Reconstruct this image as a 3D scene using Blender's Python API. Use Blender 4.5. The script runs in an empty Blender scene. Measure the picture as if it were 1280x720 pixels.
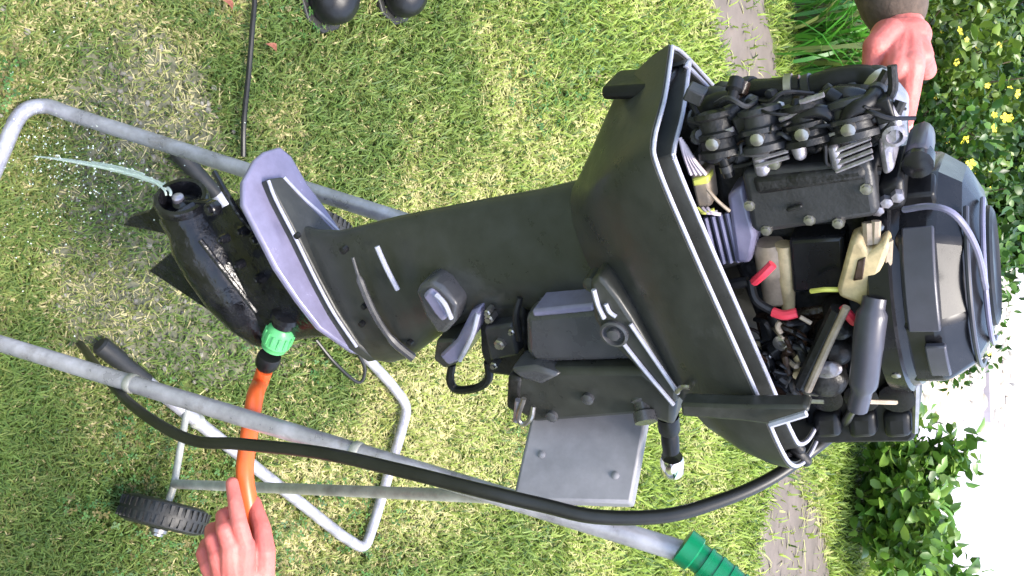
import bpy, bmesh, math, random
import numpy as np
from mathutils import Vector, Matrix
R = math.radians
random.seed(7)
rng = np.random.default_rng(11)
SC = bpy.context.scene
COL = SC.collection

# ------------------------------------------------------------------ camera, world, sun, exposure
PITCH, CAM_H, FPX = 35.0, 1.5, 1108.0
p_ = R(PITCH)
CP = Vector((0, 0, CAM_H))
CX = Vector((1, 0, 0)); CU = Vector((0, math.sin(p_), math.cos(p_))); CF = Vector((0, math.cos(p_), -math.sin(p_)))
cam = bpy.data.cameras.new("camera"); camo = bpy.data.objects.new("camera", cam); COL.objects.link(camo)
# the photograph is a phone picture turned on its side: the camera's right is up in the garden
m3 = Matrix((CU, -CX, -CF)).transposed()
camo.matrix_world = Matrix.Translation(CP) @ m3.to_4x4()
cam.sensor_fit = 'HORIZONTAL'; cam.sensor_width = 36; cam.lens = FPX / 1280 * 36
cam.clip_start = 0.02; cam.clip_end = 500
SC.camera = camo

SUN_DIR = Vector((0.22, -0.10, 0.96)).normalized()      # towards the sun
W = bpy.data.worlds.new("World"); SC.world = W; W.use_nodes = True
wn = W.node_tree.nodes; wl = W.node_tree.links
bg = wn['Background']; sky = wn.new('ShaderNodeTexSky'); sky.sky_type = 'NISHITA'; sky.sun_disc = False
sky.sun_elevation = math.asin(SUN_DIR.z); sky.sun_rotation = math.atan2(SUN_DIR.x, SUN_DIR.y)
sky.air_density = 1.0; sky.dust_density = 3.0; sky.ozone_density = 1.0
wl.new(sky.outputs[0], bg.inputs[0]); bg.inputs[1].default_value = 0.13
sl = bpy.data.lights.new("sun", 'SUN'); sl.energy = 1.5; sl.angle = R(24); sl.color = (1, 0.95, 0.87)
so = bpy.data.objects.new("sun", sl); COL.objects.link(so)
so.rotation_euler = SUN_DIR.to_track_quat('Z', 'Y').to_euler(); so.location = (-4, 4, 8)
SC.view_settings.view_transform = 'Standard'; SC.view_settings.look = 'None'
SC.view_settings.exposure = 2.2; SC.view_settings.gamma = 1.0
try: SC.view_settings.use_curve_mapping = False
except Exception: pass

# ------------------------------------------------------------------ measuring helpers
def ray(px, py): return CF + CX * ((py - 360) / FPX) + CU * ((px - 640) / FPX)
def at(px, py, d): return CP + ray(px, py) * d
def ground(px, py, z=0.0):
    r = ray(px, py); return CP + r * ((z - CAM_H) / r.z)
def motor_axes(al, ta, le):
    a, t, l = R(al), R(ta), R(le)
    f = Vector((math.cos(a), math.sin(a), 0)); s = Vector((math.sin(a), -math.cos(a), 0)); u = Vector((0, 0, 1))
    f2 = f * math.cos(t) + u * math.sin(t); u2 = u * math.cos(t) - f * math.sin(t)
    return f2, s * math.cos(l) + u2 * math.sin(l), u2 * math.cos(l) - s * math.sin(l)
MF, MS, MU = motor_axes(33, 10, 4)
MO = at(600, 325, 1.08) + MS * 0.035
def M(px, py, s):
    """point of the motor's own frame (fore, -starboard, up) on its plane s, seen at that spot of the photo"""
    r = ray(px, py); k = ((MO - CP).dot(MS) + s) / r.dot(MS); q = CP + r * k - MO
    return Vector((q.dot(MF), -s, q.dot(MU)))
def L(f, s, h): return Vector((f, -s, h))
def MW(v): return MO + MF * v.x - MS * v.y + MU * v.z

# ------------------------------------------------------------------ materials
MATS = {}
def mat(name, col, rough=0.5, metal=0.0, spec=0.5, noise=0.0, nscale=20.0, bump=0.0, bscale=60.0, trans=0.0, ior=1.45,
        col2=None, rvar=0.0, coat=0.0, sss=0.0, alpha=1.0, detail=5.0, wear=0.0, wcol=(0.2, 0.19, 0.17), wscale=9.0):
    if name in MATS: return MATS[name]
    m = bpy.data.materials.new(name); m.use_nodes = True; MATS[name] = m
    nt = m.node_tree; b = nt.nodes['Principled BSDF']
    b.inputs['Base Color'].default_value = (*col, 1); b.inputs['Roughness'].default_value = rough
    b.inputs['Metallic'].default_value = metal; b.inputs['Specular IOR Level'].default_value = spec
    b.inputs['Transmission Weight'].default_value = trans; b.inputs['IOR'].default_value = ior
    b.inputs['Coat Weight'].default_value = coat; b.inputs['Coat Roughness'].default_value = 0.15
    if sss: b.inputs['Subsurface Weight'].default_value = sss; b.inputs['Subsurface Radius'].default_value = (0.012, 0.004, 0.002); b.inputs['Subsurface Scale'].default_value = 1
    tc = nt.nodes.new('ShaderNodeTexCoord')
    if noise or col2:
        n = nt.nodes.new('ShaderNodeTexNoise'); n.inputs['Scale'].default_value = nscale; n.inputs['Detail'].default_value = detail
        n.inputs['Roughness'].default_value = 0.65
        nt.links.new(tc.outputs['Object'], n.inputs['Vector'])
        cr = nt.nodes.new('ShaderNodeValToRGB'); cr.color_ramp.elements[0].position = 0.35; cr.color_ramp.elements[1].position = 0.68
        c2 = col2 if col2 else tuple(min(1, c * (1 + noise)) for c in col)
        c1 = col if col2 else tuple(c * (1 - noise) for c in col)
        cr.color_ramp.elements[0].color = (*c1, 1); cr.color_ramp.elements[1].color = (*c2, 1)
        nt.links.new(n.outputs['Fac'], cr.inputs['Fac']); nt.links.new(cr.outputs[0], b.inputs['Base Color'])
        if rvar:
            mr = nt.nodes.new('ShaderNodeMapRange'); mr.inputs['From Min'].default_value = 0.3; mr.inputs['From Max'].default_value = 0.7
            mr.inputs['To Min'].default_value = max(0.02, rough - rvar); mr.inputs['To Max'].default_value = min(1, rough + rvar)
            nt.links.new(n.outputs['Fac'], mr.inputs['Value']); nt.links.new(mr.outputs[0], b.inputs['Roughness'])
    if wear:
        # scuffs and dried dirt: a stretched fine noise inside a coarse mask
        nw = nt.nodes.new('ShaderNodeTexNoise'); nw.inputs['Scale'].default_value = wscale; nw.inputs['Detail'].default_value = 12; nw.inputs['Roughness'].default_value = 0.78
        nt.links.new(tc.outputs['Object'], nw.inputs['Vector'])
        rw = nt.nodes.new('ShaderNodeValToRGB'); rw.color_ramp.elements[0].position = 0.55; rw.color_ramp.elements[1].position = 0.72
        rw.color_ramp.elements[1].color = (wear, wear, wear, 1); nt.links.new(nw.outputs['Fac'], rw.inputs['Fac'])
        mw = nt.nodes.new('ShaderNodeMix'); mw.data_type = 'RGBA'; mw.inputs['B'].default_value = (*wcol, 1)
        src = b.inputs['Base Color'].links[0].from_socket if b.inputs['Base Color'].is_linked else None
        if src: nt.links.new(src, mw.inputs['A'])
        else: mw.inputs['A'].default_value = (*col, 1)
        nt.links.new(rw.outputs[0], mw.inputs['Factor']); nt.links.new(mw.outputs['Result'], b.inputs['Base Color'])
    if bump:
        n2 = nt.nodes.new('ShaderNodeTexNoise'); n2.inputs['Scale'].default_value = bscale; n2.inputs['Detail'].default_value = 4
        nt.links.new(tc.outputs['Object'], n2.inputs['Vector'])
        bp = nt.nodes.new('ShaderNodeBump'); bp.inputs['Strength'].default_value = bump; bp.inputs['Distance'].default_value = 0.004
        nt.links.new(n2.outputs['Fac'], bp.inputs['Height']); nt.links.new(bp.outputs[0], b.inputs['Normal'])
    return m
def tint_mat(name, rough=0.6, trans=0.25, spec=0.3):
    """leaf and blade material: colour from the per-leaf attribute"""
    m = bpy.data.materials.new(name); m.use_nodes = True; nt = m.node_tree; b = nt.nodes['Principled BSDF']
    a = nt.nodes.new('ShaderNodeAttribute'); a.attribute_name = 'tint'
    nt.links.new(a.outputs['Color'], b.inputs['Base Color']); b.inputs['Roughness'].default_value = rough
    b.inputs['Specular IOR Level'].default_value = spec
    t = nt.nodes.new('ShaderNodeBsdfTranslucent'); nt.links.new(a.outputs['Color'], t.inputs['Color'])
    mx = nt.nodes.new('ShaderNodeMixShader'); mx.inputs[0].default_value = trans
    out = nt.nodes['Material Output']
    nt.links.new(b.outputs[0], mx.inputs[1]); nt.links.new(t.outputs[0], mx.inputs[2]); nt.links.new(mx.outputs[0], out.inputs['Surface'])
    return m

PAINT = mat('motor_paint', (0.034, 0.035, 0.031), 0.34, spec=0.45, noise=0.18, nscale=30, rvar=0.1, bump=0.04, bscale=300, wear=0.35, wcol=(0.11, 0.11, 0.108))
PAINT2 = mat('motor_paint_smooth', (0.05, 0.05, 0.055), 0.28, spec=0.6, noise=0.15, nscale=25, rvar=0.06)
PLATE = mat('plate_paint', (0.165, 0.155, 0.235), 0.22, spec=0.7, noise=0.12, nscale=40, rvar=0.07, bump=0.03, bscale=200)
WET = mat('wet_black', (0.009, 0.009, 0.011), 0.2, spec=0.5, noise=0.5, nscale=45, rvar=0.15, bump=0.6, bscale=60, wear=0.2, wcol=(0.05, 0.045, 0.05), wscale=22)
BLACK = mat('black_plastic', (0.010, 0.010, 0.011), 0.4, spec=0.3, noise=0.3, nscale=50, rvar=0.12, bump=0.08, bscale=150)
BLACKG = mat('black_gloss', (0.011, 0.011, 0.013), 0.24, spec=0.4, noise=0.25, nscale=25, rvar=0.08)
ENGINE = mat('engine_casting', (0.017, 0.0165, 0.0165), 0.42, spec=0.35, metal=0.1, noise=0.4, nscale=60, rvar=0.15, bump=0.3, bscale=180)
ENGINE2 = mat('engine_cover', (0.03, 0.03, 0.032), 0.4, spec=0.4, wear=0.3, wcol=(0.1, 0.095, 0.09), noise=0.25, nscale=25, rvar=0.1, bump=0.12, bscale=260)
ALU = mat('cast_aluminium', (0.3, 0.28, 0.31), 0.36, metal=0.6, noise=0.3, nscale=60, rvar=0.12, bump=0.25, bscale=150)
LIP = mat('rim_lip', (0.36, 0.36, 0.43), 0.3, noise=0.15, nscale=60, rvar=0.08)  # grey lightened so the raised lips carry highlight lines in their colour
STEEL = mat('bolt_steel', (0.33, 0.315, 0.3), 0.28, metal=0.85, noise=0.2, nscale=90)
BRASS = mat('tan_casting', (0.46, 0.36, 0.2), 0.5, noise=0.3, nscale=50, bump=0.15, bscale=120)
CREAM = mat('cream_plastic', (0.33, 0.26, 0.19), 0.45, noise=0.25, nscale=60)
RUST = mat('oily_brown', (0.03, 0.017, 0.011), 0.3, noise=0.5, nscale=40, rvar=0.15, bump=0.3, bscale=120)
REDW = mat('red_wire', (0.65, 0.04, 0.07), 0.4)
YELW = mat('yellow_wire', (0.6, 0.6, 0.12), 0.45)
WIRE = mat('pale_wire', (0.5, 0.42, 0.45), 0.45, noise=0.2, nscale=60)
TUBE = mat('galvanised_tube', (0.36, 0.35, 0.385), 0.34, metal=0.35, noise=0.28, nscale=24, rvar=0.12, bump=0.1, bscale=120, wear=0.7, wcol=(0.16, 0.13, 0.1), wscale=14)
TUBEG = mat('weathered_tube', (0.34, 0.34, 0.3), 0.5, metal=0.25, noise=0.3, nscale=30, rvar=0.1)
RUBBER = mat('black_rubber', (0.018, 0.018, 0.017), 0.5, noise=0.3, nscale=40, bump=0.1)
CABLE = mat('cable_rubber', (0.012, 0.012, 0.011), 0.38, noise=0.3, nscale=30)
BOOT = mat('grey_boot', (0.05, 0.05, 0.065), 0.3, noise=0.15, nscale=30)
BOARD = mat('painted_board', (0.18, 0.18, 0.2), 0.42, wear=0.5, wcol=(0.08, 0.075, 0.07), wscale=7, noise=0.22, nscale=14, rvar=0.1, bump=0.12, bscale=60)
GREEN = mat('green_grip', (0.0, 0.16, 0.065), 0.35, noise=0.15, nscale=40)
GREENP = mat('green_coupler', (0.1, 0.42, 0.15), 0.35, noise=0.15, nscale=60)
ORANGE = mat('orange_hose', (0.62, 0.1, 0.025), 0.35, noise=0.12, nscale=40)
SKIN = mat('skin', (0.47, 0.115, 0.1), 0.5, spec=0.35, col2=(0.56, 0.17, 0.145), nscale=26, bump=0.25, bscale=170, sss=0.12)
NAIL = mat('nail', (0.6, 0.24, 0.21), 0.3)
SLEEVE = mat('brown_sleeve', (0.085, 0.06, 0.045), 0.85, noise=0.3, nscale=60, bump=0.3, bscale=200)
JEANS = mat('dark_trousers', (0.03, 0.035, 0.05), 0.85, noise=0.3, nscale=60, bump=0.3, bscale=200)
SHOE = mat('black_shoe', (0.008, 0.008, 0.009), 0.4, noise=0.3, nscale=30, bump=0.15)
HAIR = mat('brown_hair', (0.05, 0.03, 0.02), 0.6, noise=0.4, nscale=80, bump=0.4, bscale=120)
GREYP = mat('grey_panel', (0.3, 0.31, 0.33), 0.5, noise=0.15, nscale=40)

# ------------------------------------------------------------------ mesh builder
def frame(d):
    d = d.normalized(); a = Vector((0, 0, 1)) if abs(d.z) < 0.9 else Vector((1, 0, 0))
    x = a.cross(d).normalized(); return x, d.cross(x).normalized()
def spline(pts, n=8):
    pts = [Vector(p) for p in pts]; out = []
    if len(pts) < 3: return pts
    P = [pts[0] * 2 - pts[1]] + pts + [pts[-1] * 2 - pts[-2]]
    for i in range(1, len(P) - 2):
        a, b, c, d = P[i - 1:i + 3]
        for k in range(n):
            t = k / n; t2 = t * t; t3 = t2 * t
            out.append(0.5 * ((2 * b) + (c - a) * t + (2 * a - 5 * b + 4 * c - d) * t2 + (3 * b - a - 3 * c + d) * t3))
    out.append(pts[-1]); return out
class MB:
    def __init__(s): s.bm = bmesh.new()
    def loft(s, secs, caps=True, closed=False):
        rows = [[s.bm.verts.new(p) for p in sec] for sec in secs]; n = len(rows[0])
        for i in range(len(rows) - 1 + (1 if closed else 0)):
            a, b = rows[i], rows[(i + 1) % len(rows)]
            for j in range(n):
                s.bm.faces.new((a[j], a[(j + 1) % n], b[(j + 1) % n], b[j]))
        if caps and not closed:
            for r in (rows[0], rows[-1]):
                try: s.bm.faces.new(r)
                except ValueError: pass
        return s
    def tube(s, pts, r, n=10, caps=True, closed=False, flat=1.0):
        pts = [Vector(p) for p in pts]; secs = []; N = len(pts); px = None
        for i, p in enumerate(pts):
            if closed: d = pts[(i + 1) % N] - pts[i - 1]
            else: d = pts[min(i + 1, N - 1)] - pts[max(i - 1, 0)]
            d.normalize()
            if px is None: x, y = frame(d)
            else:
                x = px - d * px.dot(d); x.normalize(); y = d.cross(x)
            px = x; rr = r[i] if isinstance(r, (list, tuple)) else r
            secs.append([p + (x * math.cos(2 * math.pi * k / n) + y * flat * math.sin(2 * math.pi * k / n)) * rr for k in range(n)])
        return s.loft(secs, caps, closed)
    def lathe(s, o, ax, prof, n=28):
        ax = ax.normalized(); x, y = frame(ax)
        return s.loft([[o + ax * t + (x * math.cos(2 * math.pi * k / n) + y * math.sin(2 * math.pi * k / n)) * max(r, 1e-4) for k in range(n)] for t, r in prof])
    def prism(s, pts, ext):
        ext = Vector(ext); return s.loft([[Vector(p) for p in pts], [Vector(p) + ext for p in pts]])
    def box(s, c, hx, hy, hz, ax=None):
        c = Vector(c); X, Y, Z = ax if ax else (Vector((1, 0, 0)), Vector((0, 1, 0)), Vector((0, 0, 1)))
        q = lambda z: [c + X * (a * hx) + Y * (b * hy) + Z * (z * hz) for a, b in ((-1, -1), (1, -1), (1, 1), (-1, 1))]
        return s.loft([q(-1), q(1)])
    def ball(s, c, r, ax=None, sc=(1, 1, 1), n=12):
        c = Vector(c); X, Y, Z = ax if ax else (Vector((1, 0, 0)), Vector((0, 1, 0)), Vector((0, 0, 1)))
        secs = []
        for i in range(1, n):
            t = math.pi * i / n
            secs.append([c + (X * math.sin(t) * math.cos(2 * math.pi * k / n) * sc[0] + Y * math.sin(t) * math.sin(2 * math.pi * k / n) * sc[1] + Z * math.cos(t) * sc[2]) * r for k in range(n)])
        return s.loft(secs)
    def capsule(s, a, b, ra, rb, n=12):
        a, b = Vector(a), Vector(b); d = b - a; l = d.length; d = d / l if l > 1e-6 else Vector((0, 0, 1))
        prof = [(-ra * math.cos(t), ra * math.sin(t)) for t in np.linspace(0.05, math.pi / 2, 5)]
        prof += [(l + rb * math.sin(t), rb * math.cos(t)) for t in np.linspace(0, math.pi / 2 - 0.05, 5)]
        return s.lathe(a, d, prof, n)
    def build(s, name, m, parent=None, bevel=0.0, smooth=True, ang=38, remesh=0.0, seg=2):
        bmesh.ops.recalc_face_normals(s.bm, faces=s.bm.faces)
        me = bpy.data.meshes.new(name); s.bm.to_mesh(me); s.bm.free()
        me.materials.append(m)
        if smooth:
            me.polygons.foreach_set('use_smooth', [True] * len(me.polygons))
            if not remesh: me.set_sharp_from_angle(angle=R(ang))
        o = bpy.data.objects.new(name, me); COL.objects.link(o)
        if parent: o.parent = parent
        if bevel:
            b = o.modifiers.new('bevel', 'BEVEL'); b.width = bevel; b.segments = seg; b.limit_method = 'ANGLE'; b.angle_limit = R(30); b.harden_normals = False
        if remesh:
            r = o.modifiers.new('remesh', 'REMESH'); r.mode = 'VOXEL'; r.voxel_size = remesh; r.use_smooth_shade = True
            q = o.modifiers.new('smooth', 'SMOOTH'); q.factor = 0.5; q.iterations = 6
        return o
def tag(o, label=None, cat=None, group=None, kind=None):
    if label: o['label'] = label
    if cat: o['category'] = cat
    if group: o['group'] = group
    if kind: o['kind'] = kind
    return o
def empty(name, loc, label, cat, group=None):
    o = bpy.data.objects.new(name, None); COL.objects.link(o); o.location = loc; o.empty_display_size = 0.1
    return tag(o, label, cat, group)
def npmesh(name, verts, faces_flat, loop_tot, m, parent=None, tint=None, smooth=False):
    me = bpy.data.meshes.new(name); nv = len(verts)
    me.vertices.add(nv); me.vertices.foreach_set('co', np.asarray(verts, np.float32).ravel())
    me.loops.add(len(faces_flat)); me.loops.foreach_set('vertex_index', np.asarray(faces_flat, np.int32))
    lt = np.asarray(loop_tot, np.int32); ls = np.concatenate(([0], np.cumsum(lt)[:-1])).astype(np.int32)
    me.polygons.add(len(lt)); me.polygons.foreach_set('loop_start', ls); me.polygons.foreach_set('loop_total', lt)
    me.update(calc_edges=True); me.validate()
    if tint is not None:
        a = me.color_attributes.new('tint', 'FLOAT_COLOR', 'POINT')
        c = np.ones((nv, 4), np.float32); c[:, :3] = tint; a.data.foreach_set('color', c.ravel())
    if smooth: me.polygons.foreach_set('use_smooth', [True] * len(lt))
    me.materials.append(m)
    o = bpy.data.objects.new(name, me); COL.objects.link(o)
    if parent: o.parent = parent
    return o

# value noise for natural variation over the ground
_T = rng.random((64, 64))
def vnoise(x, y):
    xi = np.floor(x).astype(int); yi = np.floor(y).astype(int); fx = x - xi; fy = y - yi
    fx = fx * fx * (3 - 2 * fx); fy = fy * fy * (3 - 2 * fy); g = lambda a, b: _T[a % 64, b % 64]
    return (g(xi, yi) * (1 - fx) + g(xi + 1, yi) * fx) * (1 - fy) + (g(xi, yi + 1) * (1 - fx) + g(xi + 1, yi + 1) * fx) * fy

# ------------------------------------------------------------------ ground
def ground_mat():
    m = bpy.data.materials.new('lawn_soil'); m.use_nodes = True; nt = m.node_tree; b = nt.nodes['Principled BSDF']
    tc = nt.nodes.new('ShaderNodeTexCoord')
    def noise(sc, det=6):
        n = nt.nodes.new('ShaderNodeTexNoise'); n.inputs['Scale'].default_value = sc; n.inputs['Detail'].default_value = det; n.inputs['Roughness'].default_value = 0.7
        nt.links.new(tc.outputs['Object'], n.inputs['Vector']); return n
    a = noise(55); c = nt.nodes.new('ShaderNodeValToRGB'); e = c.color_ramp.elements
    e[0].position = 0.3; e[0].color = (0.035, 0.05, 0.012, 1); e[1].position = 0.75; e[1].color = (0.2, 0.21, 0.08, 1)
    k = c.color_ramp.elements.new(0.52); k.color = (0.1, 0.13, 0.03, 1)
    nt.links.new(a.outputs['Fac'], c.inputs['Fac']); nt.links.new(c.outputs[0], b.inputs['Base Color'])
    b.inputs['Roughness'].default_value = 0.9
    bp = nt.nodes.new('ShaderNodeBump'); bp.inputs['Strength'].default_value = 0.6; bp.inputs['Distance'].default_value = 0.02
    nt.links.new(noise(90).outputs['Fac'], bp.inputs['Height']); nt.links.new(bp.outputs[0], b.inputs['Normal'])
    return m
g = MB(); g.bm.faces.new([g.bm.verts.new(v) for v in ((-150, -40, 0), (150, -40, 0), (150, 200, 0), (-150, 200, 0))])
tag(g.build('lawn', ground_mat(), smooth=False), kind='structure')

def patch(name, pts, z, m, jitter=0.03, n=6):
    """an irregular sheet lying on the ground"""
    P = spline([Vector((*q, z)) for q in pts] + [Vector((*pts[0], z))], n)[:-1]
    b = MB(); b.bm.faces.new([b.bm.verts.new((v.x + random.uniform(-jitter, jitter), v.y + random.uniform(-jitter, jitter), z)) for v in P])
    return tag(b.build(name, m, smooth=False), kind='structure')
def G2(px, py): v = ground(px, py); return (v.x, v.y)
SOIL = mat('dry_soil', (0.10, 0.085, 0.072), 0.95, col2=(0.15, 0.125, 0.108), nscale=5, bump=0.12, bscale=90)
MUD = mat('wet_mud', (0.035, 0.04, 0.018), 0.45, col2=(0.15, 0.145, 0.085), nscale=45, rvar=0.25, bump=0.5, bscale=90, detail=8)
PAVE = mat('pale_paving', (0.33, 0.29, 0.31), 0.7, col2=(0.48, 0.455, 0.49), nscale=1.2, bump=0.1)
BEDM = mat('bed_soil', (0.05, 0.04, 0.025), 0.95, col2=(0.09, 0.075, 0.05), nscale=8, bump=0.6, bscale=30)

# ------------------------------------------------------------------ outboard motor
MB0 = MW(L(-0.1, 0, -0.6))
motor = empty('outboard_motor', MB0, 'dark grey outboard motor with its top cowl off, clamped upright to the trolley board', 'outboard motor')
motor.rotation_euler = Matrix((MF, -MS, MU)).transposed().to_euler()
OFF = L(-0.1, 0, -0.6)
def mpart(b, name, m, bevel=0.0, parent=None, **k):
    for v in b.bm.verts: v.co -= OFF
    return b.build(name, m, parent or motor, bevel, **k)
def mprism(px, s_near, s_far): # outline on the near plane, pushed back through the motor
    return MB().prism([M(x, y, s_near) for x, y in px], (0, s_near - s_far, 0))
def mtube(px, r, n=8, k=6, **kw): # px: (x, y, s)
    return MB().tube(spline([M(*q) for q in px], k), r, n, **kw)
def foil(f0, f1, w, h, n=28, nose=0.55, pw=1.0, s0=0.0):
    """leg section: rounded nose forward, thinner trailing edge"""
    out = []
    for k in range(n):
        t = 2 * math.pi * k / n; c = math.cos(t); x = (f0 + f1) / 2 + (f1 - f0) / 2 * c
        y = math.sin(t); y = math.copysign(abs(y) ** 0.75, y) * w * (0.72 + 0.28 * c)
        out.append(L(x, s0 + y, h))
    return out

# gearcase (lower unit): torpedo, strut, skeg
ga, gb = L(-0.205, 0, -0.393), L(0.035, 0, -0.393)
d = gb - ga
gear = MB().lathe(ga, d, [(0.0, 0.034), (0.004, 0.037), (0.03, 0.038), (0.05, 0.047), (0.09, 0.050), (0.14, 0.049), (0.18, 0.042), (0.215, 0.029), (0.235, 0.014), (0.244, 0.003)], 30)
gearo = mpart(gear, 'gearcase', WET)
mpart(MB().loft([foil(-0.185, 0.03, 0.036, -0.40), foil(-0.18, 0.03, 0.03, -0.34), foil(-0.185, 0.035, 0.026, -0.28), foil(-0.2, 0.05, 0.03, -0.225)]), 'gearcase_strut', WET)
mpart(MB().loft([[M(x, y, 0) + L(0, t, 0) for x, y in q] for t, q in ((0.004, [(232, 300), (188, 337), (262, 386), (330, 428), (300, 330)]), (-0.004, [(232, 300), (188, 337), (262, 386), (330, 428), (300, 330)]))]), 'skeg', WET, 0.002)
mpart(MB().loft([[M(x, y, 0.0) + L(0, t, 0) for x, y in ((156, 280), (166, 268), (188, 262), (205, 248), (262, 250), (268, 312), (236, 306), (214, 292), (188, 286))] for t in (0.005, -0.005)]), 'exhaust_fin', WET, 0.002)
hax = -d.normalized() + L(0, 0.3, 0.75)
hub = MB().lathe(ga + L(0.0, 0, 0.006), hax, [(-0.03, 0.03), (0.0, 0.036), (0.012, 0.037), (0.017, 0.035), (0.017, 0.029), (-0.006, 0.025), (-0.006, 0.015), (0.006, 0.014), (0.01, 0.006)], 26)
mpart(hub, 'propeller_hub', WET)
for q, r in (((262, 262, 0.04), 0.008), ((300, 290, 0.034), 0.006), ((296, 332, 0.04), 0.005), ((318, 300, 0.03), 0.007), ((322, 350, 0.03), 0.006), ((276, 300, 0.045), 0.005)):
    mpart(MB().lathe(M(*q), L(-0.2, 1, 0.1), [(-0.012, r * 1.3), (0.0, r * 1.2), (0.002, r), (0.001, r * 0.6), (0.005, r * 0.5), (0.006, r * 0.2)], 8), 'drain_plug', WET)
mpart(MB().tube(spline([M(268, 215, 0.02), M(285, 245, 0.034), M(305, 275, 0.03), M(330, 300, 0.02)], 6), 0.004, 8), 'casting_seam', WET)
mpart(MB().tube(spline([M(250, 300, 0.046), M(285, 345, 0.046), M(320, 390, 0.04)], 6), 0.0035, 8), 'casting_seam', WET)
mpart(MB().lathe(ga, hax, [(0.0, 0.009), (0.018, 0.008), (0.021, 0.004)], 12), 'propeller_shaft', ALU)

# anti-ventilation plate and flange
def plan(pts, h): return [L(f, s, h) for f, s in pts]
ply = [(-0.222, 0.0), (-0.208, 0.034), (-0.186, 0.053), (-0.1, 0.064), (-0.05, 0.063), (-0.003, 0.058), (0.054, 0.032), (0.078, 0.01), (0.078, -0.01), (0.05, -0.036), (-0.05, -0.064), (-0.12, -0.06), (-0.159, -0.055), (-0.2, -0.056), (-0.218, -0.048), (-0.224, -0.02)]
mpart(MB().loft([plan(ply, -0.222), plan(ply, -0.212)]), 'anti_ventilation_plate', PLATE, 0.003)
pl2 = [(-0.196, 0.012), (-0.169, 0.018), (-0.116, 0.024), (-0.06, 0.032), (-0.01, 0.037), (0.046, 0.036), (0.08, 0.02), (0.088, 0.0), (0.08, -0.02), (0.02, -0.05), (-0.078, -0.05), (-0.12, -0.036), (-0.15, -0.024), (-0.187, -0.014)]
mpart(MB().loft([plan(pl2, -0.214), plan([(f, s * 0.86) for f, s in pl2], -0.198)]), 'plate_flange', PAINT, 0.003)
mpart(MB().lathe(M(371, 295, 0.042) , L(0, 1, 0), [(-0.004, 0.004), (0.002, 0.004), (0.003, 0.001)], 10), 'bolt', BLACK)
mpart(MB().lathe(M(430, 312, 0.034), L(0, 1, 0), [(-0.004, 0.005), (0.004, 0.005), (0.005, 0.001)], 10), 'bolt', BLACK)
mpart(MB().tube(spline([L(f, s_, -0.199) for f, s_ in [(-0.194, 0.011), (-0.169, 0.0175), (-0.116, 0.0235), (-0.06, 0.0315), (-0.01, 0.036), (0.046, 0.034)]], 5), 0.0022, 8), 'flange_highlight', LIP)  # pale strip painting the highlight on the flange's near chamfer
mpart(MB().tube(spline([L(f, s_, -0.199) for f, s_ in [(-0.186, -0.0135), (-0.15, -0.0235), (-0.12, -0.035), (-0.085, -0.046)]], 5), 0.0022, 8), 'flange_highlight', LIP)  # the same painted chamfer highlight along the far edge
# midsection leg
def fm(px, py): return M(px, py, 0.0)
secs = []
for h, f0, f1, w in ((-0.205, -0.125, 0.088, 0.034), (-0.185, -0.112, 0.094, 0.035), (-0.15, -0.101, 0.092, 0.037), (-0.10, -0.098, 0.075, 0.040), (-0.05, -0.095, 0.058, 0.044), (0.0, -0.09, 0.052, 0.048), (0.08, -0.082, 0.056, 0.052), (0.15, -0.074, 0.062, 0.056), (0.2, -0.071, 0.066, 0.06), (0.235, -0.071, 0.066, 0.06)):
    secs.append(foil(f0, f1, w, h, 36))
mpart(MB().loft(secs), 'midsection_leg', PAINT)
# long curved seam rib and the small drain slot
mpart(MB().tube(spline([M(441, 322, 0.036), M(450, 350, 0.042), M(468, 392, 0.043), M(490, 425, 0.038), M(516, 447, 0.028)], 6), [0.002] * 6 + [0.0045] * 12 + [0.006] * 7, 8), 'seam_rib', PAINT2)
mpart(mtube([(471, 308, 0.041), (483, 335, 0.0435), (497, 362, 0.0435)], 0.0032, 8), 'drain_rib', LIP)
for q in ((512, 428, 0.03), (455, 383, 0.036), (452, 405, 0.036)):
    mpart(MB().lathe(M(*q), L(0, 1, 0), [(-0.004, 0.004), (0.003, 0.004), (0.004, 0.001)], 10), 'bolt', BLACK)
# lower rubber mount cover
mpart(mprism([(519, 366), (524, 356), (536, 352), (552, 360), (572, 382), (568, 404), (556, 418), (546, 418), (530, 395)], 0.062, 0.02), 'mount_cover', PAINT2, 0.008, seg=3)
mpart(mprism([(527, 370), (536, 362), (548, 372), (560, 396), (552, 404), (540, 390)], 0.068, 0.055), 'mount_cap', PLATE, 0.004)
mpart(mtube([(545, 368, 0.068), (556, 380, 0.07), (564, 398, 0.068)], 0.003, 8), 'mount_seam', LIP)
mpart(mprism([(588, 390), (600, 385), (598, 410), (578, 450), (560, 458), (548, 445), (570, 425)], 0.05, -0.03), 'lower_swivel_arm', PLATE, 0.004)
mpart(mprism([(545, 425), (568, 425), (572, 455), (556, 462), (541, 450)], 0.045, -0.04), 'lower_yoke', PAINT, 0.004)
mpart(mtube([(565, 455, 0.03), (563, 476, 0.03), (572, 487, 0.03), (598, 484, 0.03), (611, 472, 0.03), (610, 452, 0.03)], 0.0055, 8), 'carry_loop', BLACK)
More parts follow.
